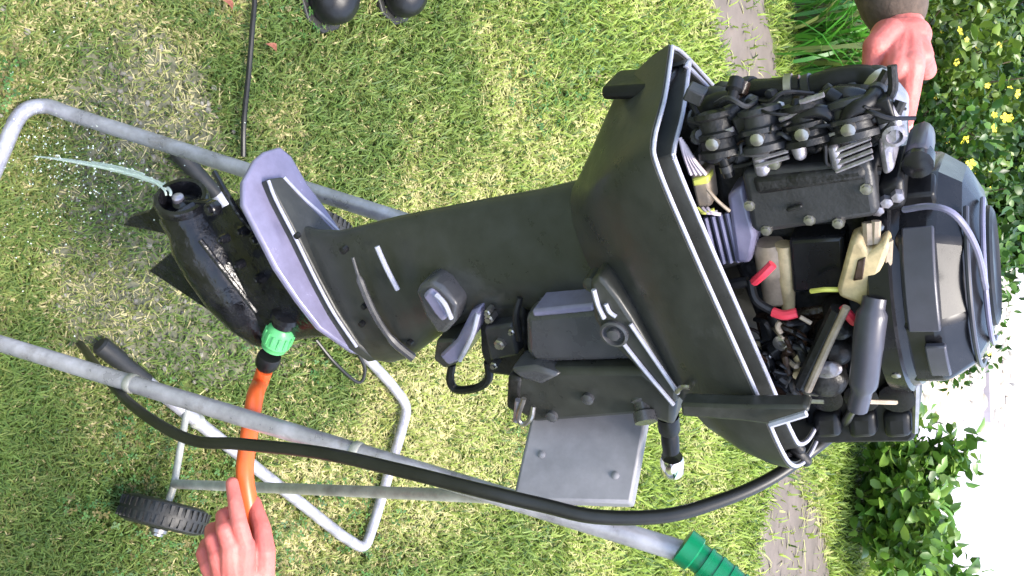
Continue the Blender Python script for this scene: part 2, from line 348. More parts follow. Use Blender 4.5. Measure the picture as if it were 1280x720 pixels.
# swivel bracket
mpart(mprism([(598, 382), (655, 378), (660, 440), (640, 472), (610, 468), (600, 440)], 0.035, -0.05), 'swivel_bracket', ENGINE, 0.005)
mpart(mprism([(604, 410), (640, 405), (648, 445), (612, 452)], 0.052, 0.02), 'swivel_boss', ENGINE2, 0.004)
for q, r in (((612, 398, 0.045), 0.006), ((625, 430, 0.055), 0.007), ((618, 456, 0.05), 0.005), ((670, 388, 0.05), 0.006), ((610, 390, 0.05), 0.004), ((640, 414, 0.054), 0.004)):
    mpart(MB().lathe(M(*q), L(0, 1, 0), [(-0.01, r), (0.002, r), (0.003, r * 0.6), (0.006, r * 0.6)], 6), 'bolt', STEEL)
mpart(mtube([(650, 372, 0.05), (645, 395, 0.056), (650, 425, 0.056)], 0.004, 8), 'hose', BLACK)
mpart(mtube([(598, 392, 0.05), (590, 420, 0.058), (575, 450, 0.05)], 0.003, 8), 'cable', LIP)
# clamp bracket halves
mpart(mprism([(655, 393), (800, 381), (800, 452), (668, 456), (656, 440)], 0.075, -0.06), 'upper_clamp_block', PAINT2, 0.009, seg=3)
mpart(mprism([(664, 388), (742, 380), (742, 390), (666, 397)], 0.077, 0.03), 'clamp_ridge', PLATE, 0.003)
mpart(mprism([(650, 462), (805, 463), (845, 500), (842, 535), (800, 520), (668, 530), (645, 515), (638, 490)], 0.085, -0.08), 'clamp_bracket', PAINT, 0.007, seg=3)
mpart(mprism([(636, 462), (668, 459), (700, 470), (676, 482), (650, 474)], 0.09, 0.05), 'clamp_lug', PAINT2, 0.005)
mpart(mprism([(634, 470), (652, 474), (648, 518), (632, 510)], 0.087, 0.04), 'clamp_foot', ENGINE, 0.004)
mpart(mtube([(655, 498, 0.095), (648, 522, 0.1), (655, 530, 0.1), (664, 522, 0.1), (667, 508, 0.095)], 0.003, 8), 'spring_hook', STEEL)
mpart(mtube([(648, 500, 0.093), (645, 526, 0.095)], 0.004, 8), 'tilt_pin', ALU)
for q in ((735, 498, 0.087), (690, 520, 0.087)):
    mpart(MB().lathe(M(*q), L(0, 1, 0), [(-0.01, 0.007), (0.003, 0.007), (0.005, 0.003)], 10), 'bolt', PAINT2)
mpart(MB().lathe(M(800, 488, 0.07), (M(806, 520, 0.09) - M(800, 488, 0.07)), [(0, 0.012), (0.012, 0.012), (0.014, 0.009), (0.022, 0.009), (0.024, 0.012), (0.035, 0.012)], 16), 'tilt_tube', PAINT2)
a_, b_ = M(835, 520, 0.06), M(840, 575, 0.06)
mpart(MB().lathe(a_, b_ - a_, [(0, 0.012), (0.02, 0.012), (0.024, 0.009), (0.032, 0.01), (0.05, 0.0095)], 14), 'clamp_screw', BLACK)
a_ = b_; b_ = M(840, 594, 0.06)
mpart(MB().lathe(a_, b_ - a_, [(-0.005, 0.012), (0.0, 0.0135), (0.017, 0.0135), (0.021, 0.011), (0.0215, 0.004)], 16), 'clamp_screw_cap', mat('chrome', (0.85, 0.84, 0.82), 0.14, metal=1.0))
# steering arm
mpart(mprism([(736, 352), (747, 345), (757, 352), (775, 375), (790, 398), (815, 440), (848, 490), (846, 506), (828, 500), (790, 455), (757, 424), (742, 400)], 0.105, 0.06), 'steering_arm', PAINT, 0.005, seg=3)
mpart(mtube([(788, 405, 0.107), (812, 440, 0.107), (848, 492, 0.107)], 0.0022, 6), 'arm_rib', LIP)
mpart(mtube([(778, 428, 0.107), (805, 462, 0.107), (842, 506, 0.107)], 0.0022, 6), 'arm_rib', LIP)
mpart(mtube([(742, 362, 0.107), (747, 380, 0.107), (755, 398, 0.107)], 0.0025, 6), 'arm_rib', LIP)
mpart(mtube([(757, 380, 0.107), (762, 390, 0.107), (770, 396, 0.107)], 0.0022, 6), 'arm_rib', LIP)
mpart(MB().lathe(M(771, 412, 0.1), L(0, 1, 0), [(0, 0.0145), (0.009, 0.0145), (0.010, 0.012), (0.006, 0.010), (0.006, 0.007), (0.011, 0.006), (0.012, 0.002)], 20), 'arm_bolt', PAINT2)
mpart(mtube([(846, 490, 0.11), (852, 484, 0.115), (862, 484, 0.115)], 0.0025, 6), 'cotter_pin', STEEL)
mpart(MB().lathe(M(747, 343, 0.08), L(0, 1, 0), [(0, 0.008), (0.02, 0.008), (0.022, 0.004)], 12), 'bolt', PAINT)

# bottom cowl pan, hollow, with a double lip
hnear = [(-0.168, -0.004), (-0.16, 0.012), (-0.14, 0.055), (-0.122, 0.108), (-0.1, 0.122), (-0.03, 0.126), (0.05, 0.127), (0.13, 0.128), (0.19, 0.13), (0.222, 0.122), (0.244, 0.092), (0.256, 0.045), (0.26, 0.0)]
hfar = [(-0.168, -0.004), (-0.155, -0.022), (-0.12, -0.05), (-0.08, -0.078), (-0.03, -0.1), (0.05, -0.118), (0.13, -0.122), (0.19, -0.122), (0.222, -0.118), (0.244, -0.092), (0.256, -0.045), (0.26, 0.0)]
def rimpoly(inset=0.0, h=0.0, n=4):
    q = spline([Vector((f, s, 0)) for f, s in hnear], n); w = spline([Vector((f, s, 0)) for f, s in hfar], n)
    full = q + [v for v in reversed(w[1:-1])]; N = len(full); out = []
    for i, v in enumerate(full):
        t = (full[(i + 1) % N] - full[i - 1]).normalized(); nrm = Vector((t.y, -t.x, 0))
        if nrm.dot(Vector((0.05, 0, 0)) - v) < 0: nrm = -nrm
        out.append(v + nrm * inset)
    return out
RIM = rimpoly()
def pan_sec(t, h, k=1.0, inset=0.0):
    """blend from the leg section (t=0) to the rim outline (t=1)"""
    src = rimpoly(inset)
    out = []
    for v in src:
        dv = Vector((v.x - 0.05, v.y, 0)); a = math.atan2(dv.y / 0.126, dv.x / 0.21)
        e = Vector((0.0 + 0.074 * math.cos(a), 0.055 * math.copysign(abs(math.sin(a)) ** 0.8, math.sin(a)), 0))
        tt = t ** (1 - 0.45 * max(0, math.cos(a))); w = e.lerp(v, tt); out.append(L(w.x, w.y, h))
    return out
def pan_h(base, slope): return base
hout = [(0.0, 0.198), (0.1, 0.21), (0.40, 0.240), (0.68, 0.270), (0.86, 0.300), (0.96, 0.325), (1.0, 0.343)]
secs = [pan_sec(t, h) for t, h in hout]
secs += [pan_sec(1.0, 0.344, inset=0.007), pan_sec(1.0, 0.325, inset=0.010), pan_sec(1.0, 0.327, inset=0.018), pan_sec(1.0, 0.351, inset=0.020), pan_sec(1.0, 0.351, inset=0.026),
         pan_sec(0.9, 0.318, inset=0.028), pan_sec(0.7, 0.285, inset=0.02), pan_sec(0.4, 0.262)]
# the front of the pan rises: its underside slopes up towards the bow
secs = [[v + Vector((0, 0, 0.0 * max(0, (v.x - 0.06) / 0.2) * max(0, min(1, (0.33 - v.z) / 0.12)))) for v in sc] for sc in secs]
pan = mpart(MB().loft(secs), 'cowl_pan', PAINT, ang=30)
mpart(MB().tube([L(v.x, v.y, 0.345) for v in rimpoly(0.003)], 0.0019, 8, closed=True), 'rim_lip', LIP, parent=pan)
mpart(MB().tube([L(v.x, v.y, 0.352) for v in rimpoly(0.023)], 0.0021, 8, closed=True), 'rim_seal', LIP, parent=pan)
mpart(MB().tube([L(v.x, v.y, 0.334) for v in rimpoly(0.013)], 0.003, 8, closed=True), 'rim_groove_cord', BLACKG, parent=pan)
# tilt grip at the stern of the pan
mpart(mprism([(749, 110), (752, 127), (800, 126), (835, 118), (838, 98), (805, 107)], 0.03, -0.02), 'tilt_grip', BLACK, 0.005)
mpart(mprism([(752, 158), (768, 150), (800, 126), (812, 135), (780, 170)], 0.02, -0.03), 'latch_housing', PAINT, 0.006)
# bow tongue and shift lever
mpart(mprism([(850, 505), (925, 508), (1006, 508), (1013, 513), (1006, 519), (963, 532), (935, 528), (852, 521)], 0.15, 0.132), 'shift_lever', PAINT, 0.004)
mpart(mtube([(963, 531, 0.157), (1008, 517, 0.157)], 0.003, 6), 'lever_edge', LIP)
for x, y in ((970, 553), (985, 545), (993, 560)):
    mpart(MB().capsule(M(x, y, 0.09), M(x + 14, y + 16, 0.09), 0.006, 0.006, 10), 'grommet', ENGINE)

# powerhead --------------------------------------------------------------
mpart(mprism([(890, 200), (1118, 170), (1125, 300), (1110, 420), (960, 440), (905, 300)], 0.045, -0.06), 'cylinder_block', ENGINE, 0.006)
cover = mpart(mprism([(925, 215), (1088, 200), (1098, 262), (1097, 272), (945, 294), (938, 285)], 0.085, 0.03), 'exhaust_cover', ENGINE2, 0.006, seg=3)
mpart(mprism([(938, 222), (1080, 208), (1084, 226), (945, 246)], 0.088, 0.06), 'cover_panel', ENGINE, 0.005, parent=cover)
for x, y in ((937, 257), (1012, 275), (1083, 236), (958, 288), (1048, 279), (968, 205)):
    mpart(MB().lathe(M(x, y, 0.085), L(0, 1, 0), [(-0.006, 0.005), (0.001, 0.005), (0.001, 0.0034), (0.003, 0.0034), (0.0032, 0.0015)], 8), 'bolt', STEEL, parent=cover)
mpart(mprism([(908, 245), (928, 232), (945, 296), (938, 330), (920, 330)], 0.075, 0.02), 'block_flange', PLATE, 0.004)
mpart(MB().loft([[M(x, y, 0.03) for x, y in ((876, 270), (915, 262), (930, 330), (890, 340))], [M(x, y, 0.068) for x, y in ((876, 272), (915, 264), (930, 328), (890, 336))]]), 'ribbed_panel', ENGINE2, 0.003)
for k in range(5):
    x = 882 + k * 9
    mpart(mtube([(x, 272 - k * 2, 0.07), (x + 14, 330 - k, 0.07)], 0.0022, 6), 'panel_rib', PLATE)
# cylinder head at the stern with plugs, hoses and clamps
mpart(mprism([(880, 150), (905, 138), (1000, 128), (1110, 118), (1125, 175), (1040, 195), (930, 212), (890, 205)], 0.06, 0.015), 'cylinder_head', ENGINE, 0.007)
for k, (x, y) in enumerate(((905, 178), (965, 160), (1012, 150), (1060, 150))):
    mpart(MB().lathe(M(x, y, 0.045), L(-0.25, 1, 0.05), [(0, 0.017), (0.018, 0.017), (0.022, 0.013), (0.036, 0.012), (0.04, 0.006)], 14), 'plug_cap', BLACKG)
for k, (x, y) in enumerate(((893, 182), (940, 180), (985, 172), (1035, 165))):
    mpart(mprism([(x, y), (x + 26, y - 5), (x + 30, y + 22), (x + 5, y + 28)], 0.078, 0.04), 'head_lug', ENGINE2 if k % 2 else ENGINE, 0.006)
def fins(x0, y0, x1, y1, n, dx, dy, s, m=ALU):
    for k in range(n):
        mpart(mtube([(x0 + dx * k, y0 + dy * k, s), (x1 + dx * k, y1 + dy * k, s)], 0.0019, 6), 'cooling_fin', m)
fins(943, 192, 984, 180, 3, 1, 8, 0.087)
fins(1042, 190, 1088, 172, 4, 1, 8, 0.088)
mpart(MB().capsule(M(950, 190, 0.08), M(954, 212, 0.08), 0.007, 0.007), 'stud', ALU)
mpart(MB().capsule(M(997, 180, 0.085), M(1000, 192, 0.085), 0.006, 0.0055), 'stud', ALU)
mpart(MB().capsule(M(1043, 186, 0.085), M(1047, 206, 0.085), 0.005, 0.005), 'stud', ALU)
mpart(MB().capsule(M(986, 262, 0.088), M(1000, 258, 0.088), 0.002, 0.002), 'casting_mark', ENGINE)
mpart(mprism([(1096, 140), (1112, 130), (1128, 150), (1128, 178), (1114, 190), (1118, 215), (1104, 222), (1098, 190)], 0.085, 0.03), 'thermostat_housing', ALU, 0.006, seg=3)
mpart(MB().lathe(M(1118, 166, 0.08), L(0.1, 1, 0.1), [(-0.01, 0.009), (0.006, 0.009), (0.007, 0.006), (0.003, 0.005), (0.003, 0.001)], 14), 'housing_boss', ALU)
mpart(mprism([(1095, 232), (1128, 222), (1132, 262), (1100, 268)], 0.07, 0.0), 'throttle_bracket', BLACK, 0.005)
mpart(mprism([(1128, 190), (1150, 178), (1163, 188), (1164, 215), (1150, 228), (1132, 215)], 0.05, 0.0), 'coil_bracket', BOOT, 0.006)
mpart(MB().lathe(M(1148, 202, 0.05), L(0, 1, 0), [(-0.01, 0.012), (0.006, 0.012), (0.008, 0.006)], 12), 'coil_nut', BLACKG)
for q in ((1108, 252, 0.072), (1122, 245, 0.072), (1097, 262, 0.072)):
    mpart(MB().lathe(M(*q), L(0.2, 1, 0.1), [(-0.005, 0.005), (0.003, 0.005), (0.004, 0.002)], 6), 'nut', ALU)
# hoses over the head
rc0 = random.Random(3)
for pts, r, m in (([(868, 140, 0.0), (890, 120, 0.01), (912, 128, 0.02)], 0.009, ENGINE2), ([(1060, 118, 0.04), (1078, 98, 0.03), (1098, 92, 0.03), (1112, 104, 0.04)], 0.007, ENGINE2), ([(872, 158, 0.05), (885, 135, 0.055), (915, 128, 0.055), (945, 140, 0.06)], 0.010, BLACK),
                  ([(900, 115, -0.02), (920, 128, 0.0), (950, 122, 0.02), (985, 112, 0.02), (1030, 118, 0.02)], 0.011, BLACK),
                  ([(925, 112, 0.02), (960, 113, 0.03), (1000, 108, 0.03)], 0.010, BLACKG),
                  ([(1000, 118, 0.03), (1040, 104, 0.03), (1080, 100, 0.03), (1105, 112, 0.04)], 0.012, BLACK),
                  ([(1015, 138, 0.06), (1045, 120, 0.065), (1080, 125, 0.065), (1100, 145, 0.06)], 0.008, BLACKG),
                  ([(915, 190, 0.07), (930, 165, 0.08), (955, 150, 0.075), (985, 150, 0.07)], 0.007, BLACK),
                  ([(985, 165, 0.08), (1000, 145, 0.085), (1030, 140, 0.085), (1050, 160, 0.08)], 0.006, BLACKG),
                  ([(870, 205, 0.07), (882, 185, 0.075), (900, 192, 0.075), (912, 220, 0.075)], 0.005, BLACK),
                  ([(1055, 170, 0.085), (1062, 140, 0.09), (1085, 128, 0.085), (1100, 108, 0.06)], 0.006, BLACK)):
    ho = mpart(mtube(pts, r, 10), 'hose', m)
    cs = spline([M(*q) for q in pts], 6)
    for k in (2, len(cs) - 3):
        dv = (cs[k + 1] - cs[k]).normalized(); mpart(MB().lathe(cs[k], dv, [(-0.003, r * 0.9), (-0.003, r * 1.18), (0.003, r * 1.18), (0.003, r * 0.9)], 14), 'hose_clamp', rc0.choice((STEEL, ENGINE2, ENGINE2)), parent=ho)
for q in ((938, 128, 0.065), (975, 133, 0.06), (1010, 127, 0.06), (962, 118, 0.045), (1082, 113, 0.05), (950, 165, 0.085), (1002, 158, 0.087), (1030, 150, 0.085), (888, 163, 0.065), (928, 176, 0.08)):
    a = M(*q); mpart(MB().lathe(a, L(random.uniform(-.5, .5), 1, random.uniform(-.5, .5)), [(-0.006, 0.0042), (0.002, 0.0042), (0.003, 0.002)], 6), 'bolt', random.choice((STEEL, ENGINE2, ENGINE2)))
for x, y, dx, dy in ((1000, 128, 30, -10), (1035, 170, 18, -5), (1050, 145, 12, 3), (905, 165, 12, -4), (975, 150, 22, -10)):
    mpart(mtube([(x, y, 0.088), (x + dx, y + dy, 0.088)], 0.0022, 6), 'linkage_rod', ALU)
# row of carburettor barrels along the stern side, each flanged and capped
for k, x in enumerate((893, 948, 1003, 1060)):
    a = M(x, 140 - 5 * k, 0.074); e = M(x + 9, 190 - 7 * k, 0.083); dv = e - a; ln_ = dv.length; r = 0.0165
    br = mpart(MB().lathe(a, dv, [(-0.002, r * 0.5), (0, r * 1.05), (0.004, r * 1.1), (0.006, r * 0.9), (ln_ * 0.45, r * 0.9), (ln_ * 0.5, r * 1.12), (ln_ * 0.62, r * 1.12), (ln_ * 0.66, r * 0.92), (ln_ - 0.004, r * 0.92), (ln_ - 0.002, r * 1.15), (ln_ + 0.003, r * 1.15), (ln_ + 0.004, r * 0.4)], 20), 'carburettor_barrel', ENGINE2 if k % 2 else ENGINE)
    mid_ = a + dv * 0.56; mpart(MB().lathe(mid_ + L(0, r * 0.9, 0), L(0, 1, 0), [(0, 0.0055), (0.006, 0.0055), (0.007, 0.003)], 10), 'cap_nut', STEEL, parent=br)
    mpart(MB().box(a + dv * 0.5 + L(0.0, 0, 0.024), 0.010, 0.008, 0.007), 'throttle_body_link', BLACK, 0.002, parent=br)
# small fittings crowding the head and the intake side
rc = random.Random(5)
for k in range(100):
    if k < 58: x, y, s_ = rc.uniform(868, 1108), rc.uniform(112, 200), rc.uniform(0.04, 0.085)
    else: x, y, s_ = rc.uniform(935, 1050), rc.uniform(405, 498), rc.uniform(0.05, 0.085)
    m_ = rc.choice((BLACK, BLACKG, ENGINE, ENGINE2, ENGINE, RUST, ENGINE2, BLACK))
    c_ = M(x, y, s_); e_ = L(rc.uniform(-1, 1), rc.uniform(0, 1.2), rc.uniform(-1, 1)).normalized(); q_ = rc.random()
    if q_ < 0.35: mpart(MB().lathe(c_, e_, [(-0.012, 0.006), (-0.002, 0.007), (0, 0.0045), (0.008, 0.0045), (0.0085, 0.002)], 10), 'fitting', m_)
    elif q_ < 0.65:
        a2 = e_.cross(L(0, 1, 0)).normalized(); mpart(MB().tube(spline([c_ - a2 * 0.02, c_ + e_ * 0.008, c_ + a2 * 0.016 + L(0, 0, -0.006)], 5), rc.uniform(0.0016, 0.0045), 8), 'hose', m_)
    else:
        fx, fy = frame(e_); mpart(MB().box(c_, rc.uniform(0.004, 0.011), rc.uniform(0.003, 0.008), rc.uniform(0.003, 0.007), (fx, fy, e_)), 'clip', m_, 0.0015)
# connector block with its fan of wires
conn = mpart(mprism([(862, 218), (884, 214), (890, 258), (872, 264)], 0.075, 0.05), 'wire_connector', CREAM, 0.003)
mpart(mprism([(864, 224), (885, 220), (886, 230), (866, 234)], 0.078, 0.06), 'connector_clip', YELW, 0.002, parent=conn)
for k in range(4):
    mpart(mtube([(850 + k * 2, 172 + 3 * k, 0.08), (856 + k * 4, 195 + 2 * k, 0.083), (864 + 6 * k, 218, 0.077)], 0.0018, 6), 'wire', WIRE)
for k in range(3):
    mpart(mtube([(872 + 6 * k, 260, 0.077), (880 + 5 * k, 266, 0.08), (893 + 4 * k, 262 + 3 * k, 0.078)], 0.0018, 6), 'wire', WIRE if k else YELW)
mpart(mtube([(884, 236, 0.08), (896, 250, 0.082), (912, 264, 0.08)], 0.0016, 6), 'wire', CREAM)
# recess between block and intake: dark box with cream ends
mpart(mprism([(985, 300), (1055, 296), (1058, 362), (990, 368)], 0.07, 0.02), 'electronics_box', BLACKG, 0.004)
mpart(MB().lathe(M(962, 302, 0.055), M(972, 372, 0.055) - M(962, 302, 0.055), [(0, 0.012), (0.005, 0.015), (0.03, 0.015), (0.033, 0.013), (0.06, 0.013), (0.064, 0.009)], 16), 'starter_solenoid', CREAM)
mpart(MB().lathe(M(980, 305, 0.06), M(985, 375, 0.06) - M(980, 305, 0.06), [(0, 0.008), (0.03, 0.008), (0.07, 0.006)], 12), 'solenoid_post', BRASS)
peg = mpart(mprism([(1062, 302), (1075, 298), (1085, 318), (1108, 302), (1111, 312), (1090, 372), (1082, 389), (1070, 380), (1048, 372), (1046, 362)], 0.095, 0.07), 'choke_bracket', BRASS, 0.004)
mpart(mprism([(1072, 326), (1082, 322), (1078, 350), (1066, 352)], 0.0965, 0.09), 'bracket_slot', RUST, 0.001, parent=peg)
mpart(mtube([(1085, 278, 0.08), (1086, 305, 0.085)], 0.005, 8), 'bracket_pin', CREAM)
mpart(mtube([(1095, 276, 0.08), (1094, 304, 0.085)], 0.004, 8), 'bracket_pin', CREAM)
mpart(mtube([(1110, 300, 0.085), (1108, 345, 0.088)], 0.004, 8), 'bracket_edge', CREAM)
# wires red and yellow
for pts, r, m in (([(943, 352, 0.085), (953, 343, 0.09), (966, 330, 0.088)], 0.0042, REDW), ([(966, 390, 0.09), (980, 394, 0.092), (996, 391, 0.09)], 0.0045, REDW),
                  ([(1052, 385, 0.09), (1060, 393, 0.094), (1068, 402, 0.09)], 0.0045, REDW), ([(1014, 364, 0.085), (1030, 362, 0.09), (1048, 362, 0.088)], 0.0022, YELW),
                  ([(938, 350, 0.08), (945, 375, 0.088), (968, 390, 0.088)], 0.004, BLACK), ([(975, 402, 0.088), (972, 408, 0.09), (976, 416, 0.09)], 0.0025, CREAM),
                  ([(1000, 396, 0.09), (1014, 404, 0.09)], 0.002, CREAM), ([(870, 340, 0.07), (900, 355, 0.08), (935, 352, 0.08)], 0.005, BLACK)):
    mpart(mtube(pts, r, 8), 'wire', m)
for k in range(14):
    x, y = rc.uniform(872, 1090), rc.uniform(120, 196); m_ = rc.choice((BLACK, BLACKG, ENGINE2, BLACK))
    pts = [(x, y, 0.07), (x + rc.uniform(5, 25), y + rc.uniform(-16, 16), 0.092), (x + rc.uniform(20, 50), y + rc.uniform(-18, 18), 0.09), (x + rc.uniform(40, 70), y + rc.uniform(-14, 14), 0.07)]
    mpart(mtube(pts, rc.uniform(0.0012, 0.0022), 6), 'wire', m_)
for k in range(12):
    x, y = rc.uniform(935, 1000), rc.uniform(385, 470); m_ = rc.choice((BLACK, BLACKG, CREAM, RUST, BLACK))
    pts = [(x, y, 0.07), (x + rc.uniform(0, 18), y + rc.uniform(0, 16), 0.092), (x + rc.uniform(8, 36), y + rc.uniform(6, 30), 0.075)]
    mpart(mtube(pts, rc.uniform(0.0012, 0.0026), 6), 'wire', m_)
# carburettor side
mpart(mprism([(940, 395), (1040, 382), (1020, 480), (985, 500), (960, 480)], 0.05, -0.05), 'intake_manifold', RUST, 0.007)
mpart(MB().lathe(M(985, 455, 0.045), L(0, 1, 0), [(0, 0.03), (0.018, 0.03), (0.022, 0.024), (0.03, 0.022), (0.032, 0.01)], 20), 'carburettor', RUST)
mpart(MB().lathe(M(945, 462, 0.05), L(0, 1, 0), [(0, 0.024), (0.015, 0.024), (0.02, 0.018), (0.03, 0.016), (0.032, 0.006)], 18), 'fuel_pump', ENGINE)
mpart(MB().lathe(M(978, 428, 0.082), L(0, 1, 0), [(0, 0.0085), (0.002, 0.0085), (0.003, 0.004), (0.0, 0.0035)], 16), 'washer', STEEL)
mpart(MB().lathe(M(1000, 462, 0.075), L(0, 1, 0), [(0, 0.006), (0.01, 0.005)], 10), 'brass_jet', BRASS)
for q in ((948, 436, 0.07), (952, 452, 0.084), (956, 470, 0.08), (940, 450, 0.08), (945, 432, 0.07), (962, 445, 0.08), (998, 448, 0.078), (1003, 478, 0.07), (1008, 495, 0.07), (985, 492, 0.07)):
    mpart(MB().ball(M(*q), random.uniform(0.003, 0.006)), 'screw', random.choice((STEEL, STEEL, BRASS)))
for k in range(7):
    x = 936 + random.uniform(0, 70); y = 440 + random.uniform(0, 45)
    mpart(mtube([(x, y, 0.075), (x + random.uniform(-8, 14), y + random.uniform(5, 18), 0.088), (x + random.uniform(0, 24), y + random.uniform(14, 36), 0.078)], random.uniform(0.002, 0.005), 8), 'hose', random.choice((BLACKG, BLACK, RUST)))
mpart(mtube([(1058, 384, 0.1), (1036, 430, 0.1), (1010, 488, 0.1)], 0.0035, 8), 'throttle_rod', CREAM)
mpart(mtube([(1048, 386, 0.094), (1026, 432, 0.094), (1002, 482, 0.094)], 0.007, 8), 'throttle_arm', ENGINE)
mpart(mtube([(985, 492, 0.09), (1000, 500, 0.1), (1030, 502, 0.1)], 0.0022, 6), 'throttle_link', STEEL)
for q, r in (((1045, 440, 0.075), 0.016), ((1035, 478, 0.08), 0.018), ((1050, 410, 0.08), 0.012)):
    mpart(MB().lathe(M(*q), L(0.3, 1, 0.2), [(-0.03, r), (0, r), (0.006, r * 0.8), (0.009, r * 0.4)], 16), 'linkage_drum', ENGINE)
mpart(MB().ball(M(1034, 462, 0.09), 0.009, sc=(1, 0.6, 1.5)), 'linkage_ball', ALU)
mpart(mprism([(1095, 330), (1118, 318), (1130, 395), (1125, 440), (1105, 450), (1098, 390)], 0.06, -0.02), 'starter_motor', ENGINE, 0.008)
mpart(MB().lathe(M(1108, 362, 0.06), L(0, 1, 0), [(0, 0.010), (0.012, 0.010), (0.014, 0.006)], 12), 'starter_terminal', BOOT)
mpart(mtube([(1120, 345, 0.065), (1128, 380, 0.07), (1122, 430, 0.06)], 0.008, 10), 'hose', BLACK)
mpart(mtube([(1108, 385, 0.07), (1118, 405, 0.075), (1115, 440, 0.06)], 0.009, 10), 'hose', ENGINE2)
# thick grey boot on the control cable
boot_pts = [M(1094, 372, 0.1), M(1088, 405, 0.11), M(1084, 440, 0.115), M(1079, 480, 0.115), M(1072, 510, 0.115)]
mpart(MB().tube(spline(boot_pts, 5), [0.010] * 3 + [0.0125] * 7 + [0.012] * 6 + [0.009] * 5, 14, caps=True), 'cable_boot', BOOT)
# bow box with three lobes
mpart(mprism([(1008, 478), (1146, 452), (1145, 548), (1138, 554), (1012, 556), (1006, 540)], 0.05, -0.02), 'ignition_box', BLACK, 0.006, seg=3)
for k in range(3):
    x = 1014 + 44 * k
    mpart(mprism([(x, 520), (x + 36, 518), (x + 38, 549), (x + 3, 551)], 0.06, 0.02), 'box_lobe', BLACK, 0.007, seg=3)
    mpart(MB().lathe(M(x + 20, 492, 0.05), L(0, 1, 0), [(0, 0.016), (0.008, 0.016), (0.009, 0.008)], 14), 'box_plug', BLACKG)
mpart(mprism([(1100, 448), (1150, 444), (1152, 474), (1104, 478)], 0.065, 0.0), 'box_cap', ENGINE, 0.006)
mpart(mtube([(1086, 502, 0.1), (1120, 503, 0.07)], 0.0022, 6), 'linkage_rod', CREAM)
mpart(mtube([(1146, 468, 0.055), (1144, 540, 0.055)], 0.003, 6), 'box_trim', STEEL)
# flywheel cover: a stepped dome on the crankshaft axis
fo = L(0.102, 0.0, 0.462); Rf = 0.109
_w = Vector((-0.05, 0.05, 1)).normalized()
FZ = Vector((_w.dot(MF), -_w.dot(MS), _w.dot(MU)))
FX = (L(1, 0, 0) - FZ * FZ.x).normalized(); FY = FZ.cross(FX)   # FY points to port
def FD_(a): return FX * math.cos(a) - FY * math.sin(a)
fly = MB().lathe(fo, FZ, [(-0.012, Rf * 0.5), (-0.010, Rf * 0.92), (-0.006, Rf * 1.0), (0.010, Rf * 1.01), (0.012, Rf * 0.97), (0.018, Rf * 0.95)], 48)
flyo = mpart(fly, 'flywheel_cover', BLACKG, ang=24)
def ngon(z, r, n=9, ph=0.25): return [fo + FD_(2 * math.pi * k / n + ph) * r * (1.0 + 0.03 * math.sin(3 * k)) + FZ * z for k in range(n)]
mpart(MB().loft([ngon(0.014, Rf * 0.97), ngon(0.042, Rf * 0.96), ngon(0.062, Rf * 0.82), ngon(0.074, Rf * 0.6), ngon(0.076, Rf * 0.5)]), 'cover_shroud', BLACKG, 0.004, parent=flyo, ang=20)
mpart(MB().lathe(fo, FZ, [(0.066, Rf * 0.5), (0.079, Rf * 0.48), (0.081, Rf * 0.44), (0.078, Rf * 0.4), (0.078, 0.002)], 40), 'cover_top', BLACK, parent=flyo)
mpart(MB().tube([fo + FD_(a) * Rf * 0.80 + FZ * 0.0655 for a in [0.3 + 2.4 * k / 24 for k in range(25)]], 0.0022, 8), 'cover_rim_highlight', BOOT, parent=flyo)  # arc lighter than the cover, painting the light caught on its rim
mpart(MB().tube([fo + FD_(a) * Rf * 0.62 + FZ * 0.0755 for a in [0.2 + 2.9 * k / 24 for k in range(25)]], 0.0022, 8), 'cover_rim_highlight', PLATE, parent=flyo)  # lavender arc, the lit upper edge put into colour
for a in (2.75,):
    mpart(MB().box(fo + FD_(a) * Rf * 0.99 + FZ * 0.03, 0.012, 0.008, 0.016, (FD_(a + math.pi / 2), FD_(a), FZ)), 'cover_bracket', BLACK, 0.003, parent=flyo)
def arc_panel(a0, a1, z0, z1, r, name, m):
    secs = []
    for k in range(9):
        a = R(a0 + (a1 - a0) * k / 8); d0 = FD_(a)
        secs.append([fo + d0 * rr_ + FZ * z for rr_, z in ((r, z0), (r, z1), (r - 0.006, z1), (r - 0.006, z0))])
    mpart(MB().loft(secs), name, m, 0.0015, parent=flyo)
# angles run from the bow (0) through the near starboard side (90) to the stern (180)
arc_panel(92, 140, 0.020, 0.044, Rf * 0.978, 'cover_sheen', BOOT)  # lighter raised panel painting a reflection on the cover's side
arc_panel(62, 84, 0.030, 0.046, Rf * 0.978, 'cover_sheen', BOOT)  # second, smaller painted reflection
for a in (30, 66, 140):
    d0 = FD_(R(a))
    mpart(MB().lathe(fo + d0 * Rf * 0.985 + FZ * 0.004, d0, [(-0.004, 0.004), (0.003, 0.004), (0.004, 0.002)], 8), 'bolt', STEEL, parent=flyo)
hnd = [M(1130, 262, 0.112), M(1165, 258, 0.125), M(1195, 270, 0.128), M(1220, 310, 0.118), M(1232, 360, 0.1)]
mpart(MB().tube(spline(hnd, 6), 0.0025, 8), 'starter_cord', PLATE)
mpart(mprism([(1155, 440), (1180, 424), (1165, 470), (1150, 482)], 0.04, -0.02), 'cover_foot', BLACKG, 0.004)

